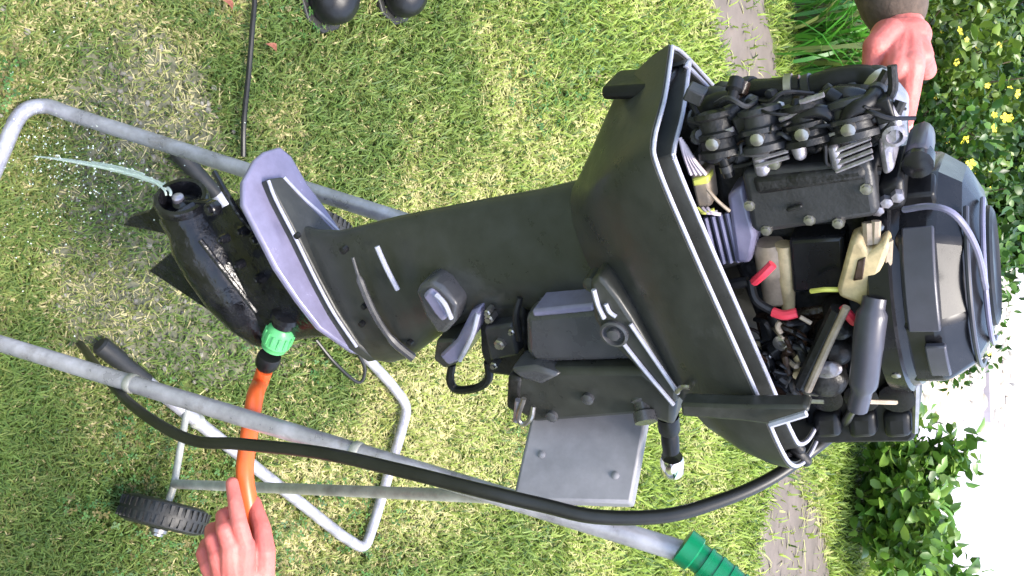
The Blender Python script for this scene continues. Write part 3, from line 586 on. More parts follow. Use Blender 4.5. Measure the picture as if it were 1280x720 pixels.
# water muff fitted to the nose of the gearcase
muff = empty('hose_adaptor', MW(M(345, 418, 0.03)), 'green and black quick coupler joining the orange hose to the gearcase nose', 'hose coupler')
def wpart(b, name, m, parent, bevel=0.0, **k):
    for v in b.bm.verts: v.co -= parent.location
    return b.build(name, m, parent, bevel, **k)
n0 = MW(M(358, 392, 0.015)); n1 = MW(M(352, 412, 0.02)); n2 = MW(M(336, 448, 0.035)); n3 = MW(M(331, 462, 0.04))
wpart(MB().lathe(n0, n1 - n0, [(-0.004, 0.012), (0.0, 0.02), (0.008, 0.021), (0.010, 0.016), (0.02, 0.016)], 18), 'threaded_nut', BLACKG, muff)
wpart(MB().lathe(n1, n2 - n1, [(-0.006, 0.014), (0.0, 0.019), (0.024, 0.021), (0.028, 0.018), (0.033, 0.018)], 20), 'coupler_body', GREENP, muff)
cax = (n2 - n1).normalized(); cx_, cy_ = frame(cax)
for k in range(14):
    a = 2 * math.pi * k / 14; rd = cx_ * math.cos(a) + cy_ * math.sin(a)
    wpart(MB().box(n1 + cax * 0.012 + rd * 0.0202, 0.0015, 0.009, 0.0014, (rd.cross(cax), cax, rd)), 'coupler_rib', GREENP, muff, 0.0005)
wpart(MB().lathe(n2, n3 - n2, [(-0.006, 0.016), (0.0, 0.0175), (0.012, 0.0165), (0.018, 0.0125)], 18), 'coupler_collar', BLACK, muff)

# ------------------------------------------------------------------ trolley
TF = Vector((0.617, 0.787, 0)); TS = Vector((0.9211, -0.3893, 0))
RB = Vector((0.065, 0.628, 0.015)); RT = Vector((0.298, 0.926, 1.102)); RD = RT - RB
FB = ground(48, 130, 0.015)
FD = at(870, 392, 1.2) - FB
trolley = empty('motor_trolley', (0.1, 0.9, 0), 'silver tube trolley with green grips carrying the outboard motor', 'trolley')
def tpart(b, name, m, bevel=0.0, **k):
    return wpart(b, name, m, trolley, bevel, **k)
frame_pts = [RT + (at(952, 758, 0.965) - RT).normalized() * 0.02, RT - RD * 0.008, RB + RD * 0.5, RB + RD * 0.06, RB + RD * 0.012 - TS * 0.02 - TF * 0.01, ground(-62, 385, 0.015), ground(-38, 290, 0.015), ground(2, 192, 0.015), ground(26, 143, 0.02), FB + FD * 0.012, FB + FD * 0.06, FB + FD * 0.5, FB + FD * 1.0]
fp = [frame_pts[0], frame_pts[1], frame_pts[2]] + spline(frame_pts[3:11], 8) + frame_pts[11:]
tpart(MB().tube(fp, 0.0125, 14), 'frame_tube', TUBE)
nf, ff = ground(130, 435, 0.035), ground(225, 193, 0.035)
c1, c2 = ground(456, 692, 0.035), ground(512, 505, 0.035)
mid = (c1 + c2) / 2
leg1 = c1 - (c1 - nf).normalized() * 0.09; leg2 = c2 - (c2 - ff).normalized() * 0.09
a1 = c1 + (c2 - c1).normalized() * 0.07; a2 = c2 + (c1 - c2).normalized() * 0.07
gp = [nf] + spline([leg1, c1 - (c1 - nf).normalized() * 0.012 + (c2 - c1).normalized() * 0.012, a1], 7) + spline([a2, c2 - (c2 - ff).normalized() * 0.012 + (c1 - c2).normalized() * 0.012, leg2], 7) + [ff]
tpart(MB().tube(gp, 0.0125, 14), 'ground_frame', TUBE)
for f, t in ((nf, leg1), (ff, leg2)):
    dd = (t - f).normalized()
    tpart(MB().lathe(f - dd * 0.012, dd, [(0, 0.012), (0.004, 0.0165), (0.05, 0.0165), (0.055, 0.0145), (0.115, 0.0145)], 16), 'rubber_foot', RUBBER)
for k in (0.30, 0.62):
    c_ = RB + RD * k; u_ = RD.normalized()
    tpart(MB().lathe(c_, u_, [(-0.006, 0.0128), (-0.004, 0.0142), (0.004, 0.0142), (0.006, 0.0128)], 14), 'tube_collar', TUBEG)
for f_, t_, q_ in ((nf, leg1, 0.33), (ff, leg2, 0.33)):
    c_ = f_.lerp(t_, q_); u_ = (t_ - f_).normalized()
    tpart(MB().lathe(c_, u_, [(-0.008, 0.0128), (-0.004, 0.0155), (0.003, 0.015), (0.008, 0.0128)], 12), 'weld_bead', TUBEG)
# wheels on stub axles
wn_ = ground(205, 643, 0.078); wn_.z = 0.078
wf_ = ground(395, 285, 0.078)
for wc, leg_a, leg_b in ((wn_, nf, leg1), (wf_, ff, leg2)):
    sgn = 1 if wc is wn_ else -1
    ax = TS * sgn
    tyre = MB(); tread = MB()
    prof = [(-0.022, 0.045), (-0.024, 0.06), (-0.020, 0.072), (-0.010, 0.077), (0.010, 0.077), (0.020, 0.072), (0.024, 0.06), (0.022, 0.045)]
    tpart(tyre.lathe(wc, ax, prof, 30), 'tyre', RUBBER)
    tpart(MB().lathe(wc, ax, [(-0.018, 0.046), (-0.01, 0.03), (-0.016, 0.014), (0.028, 0.013), (0.018, 0.03), (0.024, 0.046)], 24), 'wheel_rim', BLACK)
    wx, wy = frame(ax)
    for k in range(36):
        a = 2 * math.pi * k / 36; rd = wx * math.cos(a) + wy * math.sin(a); tg = ax.cross(rd)
        for sgn2 in (-1, 1): tread.box(wc + rd * 0.0765 + ax * (0.010 * sgn2) + tg * (0.003 * sgn2), 0.0075, 0.0028, 0.0022, (ax, tg, rd))
    tpart(tread, 'tread', RUBBER)
    tpart(MB().lathe(wc + ax * 0.026, ax, [(0, 0.016), (0.006, 0.016), (0.008, 0.011), (0.012, 0.011), (0.013, 0.004)], 12), 'hub_nut', STEEL)
    dl = (leg_b - leg_a).normalized(); k = (wc - leg_a).dot(dl) + 0.0
    q = leg_a + dl * ((wc - ax * 0.2 - leg_a).dot(dl))
    tpart(MB().tube([wc + ax * 0.034, wc - ax * 0.05, Vector((q.x, q.y, 0.045))], 0.0065, 10), 'axle', TUBEG)
board_c = RB + RD * 0.86
# strut from the axle up to the board
s0 = wn_ - TS * 0.055 + Vector((0, 0, 0.0)); s1 = at(640, 622, 1.075)
tpart(MB().tube([s0, s1], 0.0085, 12), 'strut', TUBEG)
nrm = TS.cross(RD.normalized()).normalized()
if nrm.dot(CP - RB) < 0: nrm = -nrm
# board across both rails
def bp(k, a, n): return RB + RD * k - TS * a + nrm * n
k0, k1 = 0.818, 0.935
bd = MB().loft([[bp(k0, -0.004, n), bp(k1, 0.03, n), bp(k1, 0.40, n), bp(k0, 0.40, n)] for n in (0.014, 0.046)])
tpart(bd, 'transom_board', BOARD, 0.004)
for k in (k0 + 0.02, k1 - 0.02):
    tpart(MB().lathe(bp(k, 0.055, 0.046), nrm, [(-0.003, 0.0045), (0.0015, 0.0045), (0.003, 0.002)], 10), 'coach_bolt', BOARD)
for base, dv in ((RB, RD), (FB, FD)):
    e = base + dv; u_ = dv.normalized()
    if base is RB: u_ = (at(952, 758, 0.965) - RT).normalized()
    tpart(MB().lathe(e - u_ * 0.02, u_, [(0, 0.014), (0.002, 0.021), (0.018, 0.021), (0.02, 0.0165), (0.05, 0.018), (0.09, 0.0165), (0.12, 0.0175), (0.125, 0.012)], 18), 'hand_grip', GREEN)
    for k in range(7): tpart(MB().lathe(e + u_ * (0.012 + 0.0145 * k), u_, [(-0.003, 0.015), (-0.002, 0.0188), (0.002, 0.0188), (0.003, 0.015)], 18), 'grip_rib', GREEN)

# ------------------------------------------------------------------ hoses and cables
hand_d = 1.17
def lone(b, name, m, label, cat, **k):
    o = b.build(name, m, **k); return tag(o, label, cat)
tip = at(290, 603, hand_d)
hosep = [n3, n3 + (n3 - n2).normalized() * 0.03, at(319, 495, 1.225), at(311, 545, 1.2), at(306, 592, hand_d + 0.01), at(312, 640, hand_d + 0.01), at(312, 690, hand_d + 0.02), at(300, 760, hand_d + 0.05), at(230, 850, 1.25), ground(150, 900, 0.012), ground(40, 1010, 0.012)]
lone(MB().tube(spline(hosep, 8), 0.0118, 14), 'garden_hose', ORANGE, 'orange garden hose running from the green coupler into the reaching hand', 'hose')
cab = [ground(128, 452, 0.02) , ground(133, 472, 0.02)]
cabp = [ground(100, 430, 0.012), at(131, 470, 1.33), at(172, 512, 1.2), at(236, 549, 1.12), at(300, 555, 1.07), at(400, 566, 1.02), at(500, 588, 0.97), at(600, 613, 0.93), at(680, 632, 0.91), at(745, 646, 0.895), at(830, 645, 0.885), at(900, 626, 0.885), at(960, 600, 0.89), at(1015, 563, 0.9), at(1050, 535, 0.91)]
cabp.append(MW(M(1066, 512, 0.115)))
cr = []
sp = spline(cabp, 7); N = len(sp)
lone(MB().tube(sp, [0.0062 + 0.0016 * math.sin(math.pi * min(1, i / N * 1.15)) - (0.003 * max(0, (i / N - 0.9) / 0.1)) for i in range(N)], 14), 'control_cable', CABLE, 'thick black cable sweeping in a long curve below the motor', 'cable')
wp = [ground(304, 196, 0.03), ground(305, 150, 0.036), ground(311, 90, 0.034), ground(315, 40, 0.037), ground(319, -20, 0.034), ground(320, -160, 0.03)]
lone(MB().tube(spline(wp, 8), 0.0055, 8), 'thin_cord', CABLE, 'thin dark cord lying straight across the grass', 'cord')
wq = [ground(395, 425, 0.02), ground(420, 455, 0.03), ground(448, 478, 0.03), ground(456, 462, 0.04), ground(446, 440, 0.05), ground(430, 420, 0.06)]
lone(MB().tube(spline(wq, 8), 0.004, 8), 'cord_loop', CABLE, 'small loop of dark cord on the grass below the lilac plate', 'cord')

# cooling water running out of the hub
WATER = mat('cooling_water', (0.9, 0.97, 0.9), 0.1, trans=0.6, ior=1.33, bump=0.5, bscale=50)
h0 = MW(ga + hax.normalized() * 0.012 + L(-0.012, 0.008, 0.0)); h1 = ground(48, 195, 0.01)
wb = MB(); spr = MB(); wr = random.Random(4)
for st in range(5):
    off = Vector((wr.gauss(0, 1), wr.gauss(0, 1), wr.gauss(0, 1))); ph = wr.uniform(0, 6)
    pts = []
    for i in range(22):
        t = i / 21; v = h0.lerp(h1, t); v.z = h0.z + (h1.z - h0.z) * (t ** 1.5)
        pts.append(v + off * (0.002 + 0.006 * t) + Vector((0, 0.002, 0.002)) * math.sin(ph + 9 * t))
    k0_ = 0 if st < 2 else wr.randrange(2, 9); k1_ = 22 if st < 2 else k0_ + wr.randrange(6, 12)
    seg = pts[k0_:min(22, k1_)]
    (wb if st == 0 else spr).tube(spline(seg, 3), [0.0006 + (0.0034 if st == 0 else 0.0018) * math.sin(math.pi * min(1, 0.12 + 0.85 * i / (3 * len(seg)))) for i in range(3 * (len(seg) - 1) + 1)], 8)
for i in range(70):
    t = 0.15 + 0.85 * wr.random() ** 0.6; v = h0.lerp(h1, t); v.z = h0.z + (h1.z - h0.z) * (t ** 1.5)
    spr.ball(v + Vector((wr.gauss(0, 1), wr.gauss(0, 1), abs(wr.gauss(0, 1)))) * (0.003 + 0.02 * t * t), wr.uniform(0.0006, 0.002), n=6)
for i in range(420):
    a = wr.uniform(0, 2 * math.pi); q_ = abs(wr.gauss(0, 0.11)); c_ = h1.lerp(h0, wr.random() ** 1.4)
    spr.ball(Vector((c_.x + math.cos(a) * q_, c_.y + math.sin(a) * q_, max(0.008, c_.z * wr.random() + wr.uniform(0, 0.05)))), wr.uniform(0.0004, 0.0013), n=5)
tag(spr.build('spray', WATER), kind='stuff')
lone(wb, 'water_jet', WATER, 'thin jet of cooling water spilling from the gearcase hub onto the ground', 'water')

# ------------------------------------------------------------------ people
def person(name, base, label, J, hand_fn, side, head, feet_dir, face_dir):
    """J: joint positions; one continuous skin body, clothes over it"""
    t = empty(name, base, label, 'person')
    def P(b, n, m, **k): return wpart(b, n, m, t, **k)
    b = MB()
    b.capsule(J['pelvis'], J['chest'], 0.125, 0.145); b.capsule(J['chest'], J['neck'], 0.11, 0.055); b.capsule(J['neck'], head - Vector((0, 0, 0.03)), 0.052, 0.055)
    fd = face_dir.normalized(); sd = fd.cross(Vector((0, 0, 1))).normalized()
    b.ball(head + Vector((0, 0, 0.02)), 0.098, (sd, fd, Vector((0, 0, 1))), (0.8, 1.0, 1.12), 16)
    b.ball(head + fd * 0.03 - Vector((0, 0, 0.065)), 0.055, (sd, fd, Vector((0, 0, 1))), (0.95, 1.0, 0.9), 12)
    b.capsule(head + fd * 0.095 + Vector((0, 0, 0.015)), head + fd * 0.118 - Vector((0, 0, 0.022)), 0.008, 0.014)
    for k in (-1, 1):
        b.ball(head + sd * (0.082 * k) - Vector((0, 0, 0.005)), 0.03, (sd, fd, Vector((0, 0, 1))), (0.35, 0.6, 1.0), 8)
        b.capsule(head + fd * 0.088 + sd * (0.032 * k) + Vector((0, 0, 0.04)), head + fd * 0.088 + sd * (0.05 * k) + Vector((0, 0, 0.036)), 0.009, 0.008)
    b.capsule(head + fd * 0.09 + sd * 0.02 - Vector((0, 0, 0.055)), head + fd * 0.09 - sd * 0.02 - Vector((0, 0, 0.055)), 0.009, 0.009)
    for k in (0, 1):
        b.capsule(J['sh'][k], J['el'][k], 0.052, 0.04); b.capsule(J['el'][k], J['wr'][k], 0.041, 0.0275)
        b.capsule(J['chest'] + Vector((0, 0, 0.08)), J['sh'][k], 0.08, 0.06)
        b.capsule(J['hip'][k], J['kn'][k], 0.082, 0.055); b.capsule(J['kn'][k], J['an'][k], 0.056, 0.036); b.capsule(J['pelvis'], J['hip'][k], 0.11, 0.09)
        b.capsule(J['an'][k], J['an'][k] + feet_dir * 0.13 - Vector((0, 0, 0.05)), 0.036, 0.03)
    o = P(b, 'body', SKIN, remesh=0.009)
    for k in (0, 1):
        e = MB(); c = head + fd * 0.09 + sd * (0.036 * (1 if k else -1)) + Vector((0, 0, 0.018)); e.ball(c, 0.0115, n=8); P(e, 'eye', mat('eye', (0.5, 0.48, 0.45), 0.2))
        e = MB(); e.ball(c + fd * 0.0085, 0.0055, n=6); P(e, 'iris', BLACK)
    hb = MB(); hb.ball(head + Vector((0, 0, 0.035)) - fd * 0.014, 0.106, (sd, fd, Vector((0, 0, 1))), (0.85, 1.0, 1.08), 16)
    P(hb, 'hair', HAIR)
    j = MB()
    j.capsule(J['pelvis'] + Vector((0, 0, 0.02)), J['chest'], 0.15, 0.168); j.capsule(J['chest'], J['neck'] - Vector((0, 0, 0.03)), 0.14, 0.075)
    for k in (0, 1):
        j.capsule(J['chest'] + Vector((0, 0, 0.08)), J['sh'][k], 0.1, 0.078); j.capsule(J['sh'][k], J['el'][k], 0.07, 0.056)
        w = J['wr'][k] - (J['wr'][k] - J['el'][k]).normalized() * 0.03
        j.capsule(J['el'][k], w, 0.056, 0.041)
    P(j, 'jacket', SLEEVE, remesh=0.009)
    q = MB()
    for k in (0, 1):
        q.capsule(J['pelvis'], J['hip'][k], 0.135, 0.11); q.capsule(J['hip'][k], J['kn'][k], 0.1, 0.07); q.capsule(J['kn'][k], J['an'][k] + Vector((0, 0, 0.03)), 0.07, 0.055)
    P(q, 'trousers', JEANS, remesh=0.009)
    for k in (0, 1):
        a = J['an'][k]; g = Vector((a.x, a.y, 0)); fd2 = feet_dir
        sh = MB(); sh.capsule(g + Vector((0, 0, 0.06)) - fd2 * 0.05, g + Vector((0, 0, 0.05)) + fd2 * 0.16, 0.058, 0.056); sh.ball(g + fd2 * 0.15 + Vector((0, 0, 0.05)), 0.064, (fd2, fd2.cross(Vector((0, 0, 1))), Vector((0, 0, 1))), (1, 1, 0.8), 12); sh.capsule(g + Vector((0, 0, 0.1)), g + Vector((0, 0, 0.05)), 0.046, 0.05)
        P(sh, 'shoe', SHOE, remesh=0.006)
        so_ = MB(); X_ = fd2; Y_ = fd2.cross(Vector((0, 0, 1)))
        ring = [(-0.115, 0.035), (-0.07, 0.055), (0.02, 0.055), (0.12, 0.068), (0.19, 0.06), (0.225, 0.025)]; ring = ring + [(x, -y) for x, y in reversed(ring)]
        so_.loft([[g + X_ * x + Y_ * y + Vector((0, 0, z)) for x, y in ring] for z in (0.002, 0.022)]); P(so_, 'sole', RUBBER, bevel=0.004)
    return t, P
def finger(b, pts, r0, r1):
    for i in range(len(pts) - 1):
        a = r0 + (r1 - r0) * i / (len(pts) - 1); c = r0 + (r1 - r0) * (i + 1) / (len(pts) - 1)
        b.capsule(pts[i], pts[i + 1], a, c, 12)

def nail(P, tip, prev, r, toward):
    d = (tip - prev).normalized(); n = (toward - d * toward.dot(d)).normalized(); sd = d.cross(n)
    P(MB().ball(tip + n * r * 0.78 - d * r * 0.15, r * 0.75, (sd, d, n), (0.85, 1.15, 0.3), 10), 'nail', NAIL)
# the person on the left, pointing at the engine
d1 = 1.04
w1 = at(1126, 34, d1 + 0.03)
hd = MB()
kn = [at(1151, 70, d1 - 0.01), at(1138, 82, d1 - 0.025), at(1120, 84, d1 - 0.025), at(1103, 78, d1)]
for k_, r in zip(kn, (0.0145, 0.0155, 0.0155, 0.014)): hd.capsule(w1, k_, 0.027, r)
hd.capsule(at(1140, 45, d1 + 0.01), at(1110, 45, d1 + 0.01), 0.022, 0.021)
# index stretched to the engine, the others curled under the palm, thumb along the side
finger(hd, [kn[1], at(1135, 112, d1 - 0.02), at(1132, 138, d1 - 0.01), at(1129, 157, d1 + 0.0)], 0.0165, 0.0105)
finger(hd, [kn[0], at(1158, 88, d1 + 0.03), at(1146, 80, d1 + 0.055), at(1138, 66, d1 + 0.05)], 0.0135, 0.009)
finger(hd, [kn[2], at(1114, 104, d1 + 0.01), at(1106, 98, d1 + 0.045), at(1110, 78, d1 + 0.052)], 0.013, 0.009)
finger(hd, [kn[3], at(1098, 94, d1 + 0.03), at(1096, 86, d1 + 0.055), at(1104, 70, d1 + 0.055)], 0.012, 0.0085)
finger(hd, [at(1112, 40, d1 + 0.0), at(1094, 58, d1 - 0.012), at(1091, 80, d1 - 0.005), at(1096, 92, d1 + 0.008)], 0.0165, 0.0105)
V = Vector
fdir = V((0.93, -0.36, 0)).normalized()
el1 = V((-0.50, 1.17, 1.22)); sh1 = V((-0.72, 1.30, 1.40))
J1 = dict(pelvis=V((-0.86, 1.66, 0.95)), chest=V((-0.86, 1.46, 1.28)), neck=V((-0.87, 1.42, 1.48)),
          sh=[sh1, V((-1.04, 1.58, 1.38))], el=[el1, V((-1.12, 1.50, 1.10))], wr=[w1, V((-1.02, 1.30, 0.98))],
          hip=[V((-0.80, 1.58, 0.9)), V((-0.92, 1.74, 0.9))], kn=[V((-0.84, 1.5, 0.5)), V((-0.90, 1.76, 0.5))], an=[ground(404, 16, 0.03) - fdir * 0.19 + V((0, 0, 0.055)), ground(494, 8, 0.03) - fdir * 0.19 + V((0, 0, 0.055))])
p1, PP1 = person('person', (-0.83, 1.6, 0), 'person in a brown sleeve and black shoes pointing at the top of the engine', J1, None, 0, V((-0.80, 1.37, 1.62)), fdir, V((0.85, -0.35, -0.3)))
def fuse_hand(P, hd):
    hd.capsule  # part of the same skin
    o = P(hd, 'hand', SKIN, remesh=0.0018); o.modifiers['smooth'].iterations = 3
fuse_hand(PP1, hd)
nail(PP1, at(1129, 157, d1), at(1132, 138, d1 - 0.01), 0.0105, Vector((0.2, -0.6, 0.75)))
nail(PP1, at(1096, 92, d1 + 0.008), at(1091, 80, d1 - 0.005), 0.0105, Vector((0, -0.9, 0.3)))

# the person on the right, reaching in to steady the hose
hd = MB(); D = hand_d
w2 = at(296, 752, D - 0.01)
kn2 = [at(306, 682, D - 0.035), at(289, 684, D - 0.04), at(273, 694, D - 0.03), at(261, 708, D - 0.01)]
for k_, r in zip(kn2, (0.0135, 0.014, 0.0135, 0.012)): hd.capsule(w2, k_, 0.026, r)
hd.capsule(at(316, 722, D - 0.01), at(272, 722, D - 0.01), 0.02, 0.018)
finger(hd, [kn2[0], at(299, 655, D - 0.045), at(294, 627, D - 0.036), at(290, 604, D - 0.024)], 0.0122, 0.0084)
finger(hd, [kn2[1], at(281, 662, D - 0.043), at(279, 645, D - 0.025), at(288, 640, D - 0.002)], 0.0128, 0.0088)
finger(hd, [kn2[2], at(266, 674, D - 0.026), at(265, 662, D - 0.004), at(278, 657, D + 0.016)], 0.012, 0.0085)
finger(hd, [kn2[3], at(254, 692, D - 0.0), at(258, 680, D + 0.02), at(276, 676, D + 0.03)], 0.011, 0.0078)
finger(hd, [at(328, 722, D - 0.005), at(331, 690, D - 0.012), at(327, 660, D - 0.006), at(317, 628, D + 0.012)], 0.0165, 0.010)
J2 = dict(pelvis=V((1.02, 0.42, 0.78)), chest=V((0.86, 0.44, 1.05)), neck=V((0.8, 0.45, 1.24)),
          sh=[V((0.78, 0.56, 1.12)), V((0.86, 0.24, 1.12))], el=[V((0.62, 0.70, 0.80)), V((0.92, 0.16, 0.82))], wr=[w2, V((0.98, 0.3, 0.6))],
          hip=[V((1.0, 0.52, 0.74)), V((1.02, 0.32, 0.74))], kn=[V((0.84, 0.56, 0.46)), V((0.86, 0.28, 0.46))], an=[V((1.02, 0.56, 0.085)), V((1.05, 0.26, 0.085))])
p2, PP2 = person('person', (1.0, 0.42, 0), 'person whose bare hand reaches in and grips the orange hose', J2, None, 0, V((0.72, 0.46, 1.37)), V((-1, 0.1, 0)).normalized(), V((-0.8, 0.15, -0.5)))
fuse_hand(PP2, hd)
nail(PP2, at(291, 602, D - 0.016), at(302, 622, D - 0.02), 0.0088, Vector((0.0, -0.65, 0.75)))
nail(PP2, at(316, 628, D + 0.012), at(327, 655, D + 0.012), 0.010, Vector((0.3, -0.4, 0.85)))

# ------------------------------------------------------------------ ground patches
patch('soil_strip', [G2(882, -200), G2(881, 0), G2(902, 60), G2(913, 110), G2(922, 170), G2(985, 170), G2(975, 110), G2(962, 40), G2(955, 0), G2(955, -200)], 0.004, SOIL)
patch('soil_patch', [G2(975, 575), G2(950, 640), G2(942, 720), G2(945, 860), G2(1025, 860), G2(1034, 720), G2(1026, 640), G2(1006, 582)], 0.004, SOIL)
patch('planting_bed', [G2(985, -340), G2(985, 0), G2(1005, 120), G2(1015, 260), G2(1050, 400), G2(1140, 430), (0.1, 8.3), (-1.5, 8.6), (-4.5, 8.6), (-6.5, 8)], 0.008, BEDM)
patch('mud_patch', [G2(95, 50), G2(70, 180), G2(60, 300), G2(90, 420), G2(230, 470), G2(330, 480), G2(400, 420), G2(345, 330), G2(290, 200), G2(250, 90), G2(190, 40)], 0.005, MUD, 0.02)
patch('paving', [G2(1118, 470), G2(1120, 560), G2(1150, 720), G2(1172, 1050), (12, 10.5), (14, 60), (-16.0, 60), (-7, 9.2), (-1.5, 9.0), (0.2, 8.6), G2(1180, 445)], 0.012, PAVE, 0.02)

# ------------------------------------------------------------------ grass blades
def lawn_tint(x, y):
    r = np.hypot(x, y)
    n1 = vnoise(x * 2.3 + 7, y * 2.3 + 3); n2 = vnoise(x * 7 + 31, y * 7 + 12); n3 = vnoise(x * 19, y * 19)
    q = 0.45 * n1 + 0.35 * n2 + 0.2 * n3
    return q
N = 430000
rr = np.exp(rng.uniform(np.log(0.42), np.log(9.0), N)); aa = rng.uniform(-0.95, 0.95, N)
gx = rr * np.sin(aa); gy = rr * np.cos(aa)
MX = np.array([G2(*q) for q in ((130, 120), (175, 130), (165, 190), (120, 260), (190, 330), (160, 380), (300, 400), (260, 430))])
md = np.min(np.hypot(gx[:, None] - MX[:, 0], gy[:, None] - MX[:, 1]), axis=1) + 0.12 * (vnoise(gx * 9, gy * 9) - 0.5)
keep = rng.random(N) < np.clip((md - 0.02) / 0.15, 0.45, 1)
# bare soil and the planting bed stay thin
def inpoly(px, pts):
    pts = np.array(pts); c = np.zeros(len(px), bool); j = len(pts) - 1
    for i in range(len(pts)):
        xi, yi = pts[i]; xj, yj = pts[j]
        c ^= ((yi > px[:, 1]) != (yj > px[:, 1])) & (px[:, 0] < (xj - xi) * (px[:, 1] - yi) / (yj - yi + 1e-12) + xi); j = i
    return c
P2 = np.stack([gx, gy], 1) + rng.normal(0, 1, (N, 2)) * (0.02 + 0.03 * (gy > 2))[:, None]
for poly in ([G2(882, -200), G2(881, 0), G2(913, 110), G2(922, 170), G2(985, 170), G2(958, 0), G2(958, -200)],
             [G2(975, 575), G2(950, 640), G2(942, 720), G2(945, 860), G2(1025, 860), G2(1034, 720), G2(1022, 640)]):
    keep &= ~(inpoly(P2, poly) & (rng.random(N) < 0.93))
keep &= ~inpoly(P2, [G2(985, -340), G2(985, 0), G2(1005, 120), G2(1015, 260), G2(1050, 400), G2(1140, 430), (0.1, 8.3), (-1.5, 8.6), (-4.5, 8.6), (-6.5, 8)])
keep &= ~inpoly(P2, [G2(1118, 470), G2(1120, 560), G2(1150, 720), G2(1172, 1050), (12, 10.5), (14, 60), (-16.0, 60), (-7, 9.2), (-1.5, 9.0), (0.2, 8.6), G2(1180, 445)])
gx, gy, rr = gx[keep], gy[keep], rr[keep]; N = len(gx)
sc = np.clip((rr / 1.3) ** 0.75, 0.8, 3.2)
q = lawn_tint(gx, gy)
straw = rng.random(N) < np.clip(0.24 + 1.9 * (q - 0.5) + 0.06 * (rr < 2), 0.04, 0.62)
hgt = (0.011 + 0.016 * rng.random(N)) * sc * np.where(straw, 1.2, 1); wid = (0.0013 + 0.0013 * rng.random(N)) * sc
th = rng.uniform(0, 2 * np.pi, N); ln = np.where(straw, rng.uniform(0.9, 2.2, N), rng.uniform(0.3, 1.3, N))
dx, dy = np.cos(th), np.sin(th); sx, sy = -dy, dx
def pt(t, w, lift):
    return np.stack([gx + dx * ln * hgt * t + sx * wid * w, gy + dy * ln * hgt * t + sy * wid * w, hgt * lift + 0.001], 1)
hl = np.where(straw, 0.35, 1.0)
V5 = np.stack([pt(0, -1, 0 * hl), pt(0, 1, 0 * hl), pt(0.4, 0.8, 0.62 * hl), pt(0.4, -0.8, 0.62 * hl), pt(1.0, 0, 0.9 * hl)], 1).reshape(-1, 3)
base = (np.arange(N) * 5)[:, None]
fl = (base + np.array([0, 1, 2, 3, 3, 2, 4])).ravel(); lt = np.tile([4, 3], N)
far = np.clip((rr - 1.3) / 1.7 + (q - 0.5) * 0.8, 0, 1)[:, None]
gcol = np.array([0.12, 0.19, 0.042]); ycol = np.array([0.27, 0.29, 0.085]); scol = np.array([0.52, 0.47, 0.24]); dcol = np.array([0.07, 0.13, 0.03]); lime = np.array([0.3, 0.42, 0.06])
mixn = np.clip((q - 0.34) / 0.3 + rng.normal(0, 0.25, N), 0, 1)[:, None]
tint = gcol * (1 - mixn) + ycol * mixn
tint = tint * (1 - 0.6 * far) + lime * 0.6 * far
dk = (rng.random(N) < 0.12)[:, None]; tint = np.where(dk, dcol, tint)
tint = np.where(straw[:, None], scol * (1 - 0.35 * far) + lime * 0.35 * far, tint) * rng.uniform(0.7, 1.25, N)[:, None]
GRASS = tint_mat('grass_blade', 0.5, 0.35, 0.35)
tag(npmesh('grass', V5, fl, lt, GRASS, tint=np.repeat(tint, 5, 0)), kind='stuff')

# clover and moss in patches between the blades
nc = 9000
r0 = np.exp(rng.uniform(np.log(0.5), np.log(5.5), nc * 3)); a0 = rng.uniform(-0.8, 0.8, nc * 3); cx0 = r0 * np.sin(a0); cy0 = r0 * np.cos(a0)
kk = vnoise(cx0 * 3.1 + 50, cy0 * 3.1 + 20) + 0.3 * vnoise(cx0 * 11, cy0 * 11) > 0.86
PC = np.stack([cx0, cy0], 1)
for poly in ([G2(882, -200), G2(881, 0), G2(913, 110), G2(922, 170), G2(985, 170), G2(958, 0), G2(958, -200)], [G2(1118, 470), G2(1120, 560), G2(1150, 720), G2(1172, 1050), (12, 10.5), (14, 60), (0.2, 8.6)]): kk &= ~inpoly(PC, poly)
cx0, cy0, r0 = cx0[kk][:nc], cy0[kk][:nc], r0[kk][:nc]; nc = len(cx0); VV = []; an0 = rng.uniform(0, 6.28, nc); sz = rng.uniform(0.003, 0.007, nc) * np.clip(r0 / 1.3, 0.9, 2); hz = rng.uniform(0.012, 0.03, nc)
tl = rng.normal(0, 0.35, (nc, 2))
for k in range(3):
    a = an0 + k * 2.094
    for da, q_ in ((0, 0.0), (-0.55, 0.9), (0, 1.25), (0.55, 0.9)):
        ox, oy = np.cos(a + da) * sz * q_, np.sin(a + da) * sz * q_
        VV.append(np.stack([cx0 + ox, cy0 + oy, hz + ox * tl[:, 0] + oy * tl[:, 1]], 1))
VV = np.stack(VV, 1).reshape(-1, 3); bb = (np.arange(nc) * 12)[:, None]
ct = np.array([(0.05, 0.14, 0.035), (0.075, 0.17, 0.04), (0.1, 0.15, 0.03), (0.14, 0.12, 0.04)])[rng.integers(0, 4, nc)] * rng.uniform(0.7, 1.3, (nc, 1))
tag(npmesh('clover', VV, (bb + np.arange(12)).ravel(), np.tile([4, 4, 4], nc), GRASS, tint=np.repeat(ct, 12, 0)), kind='stuff')

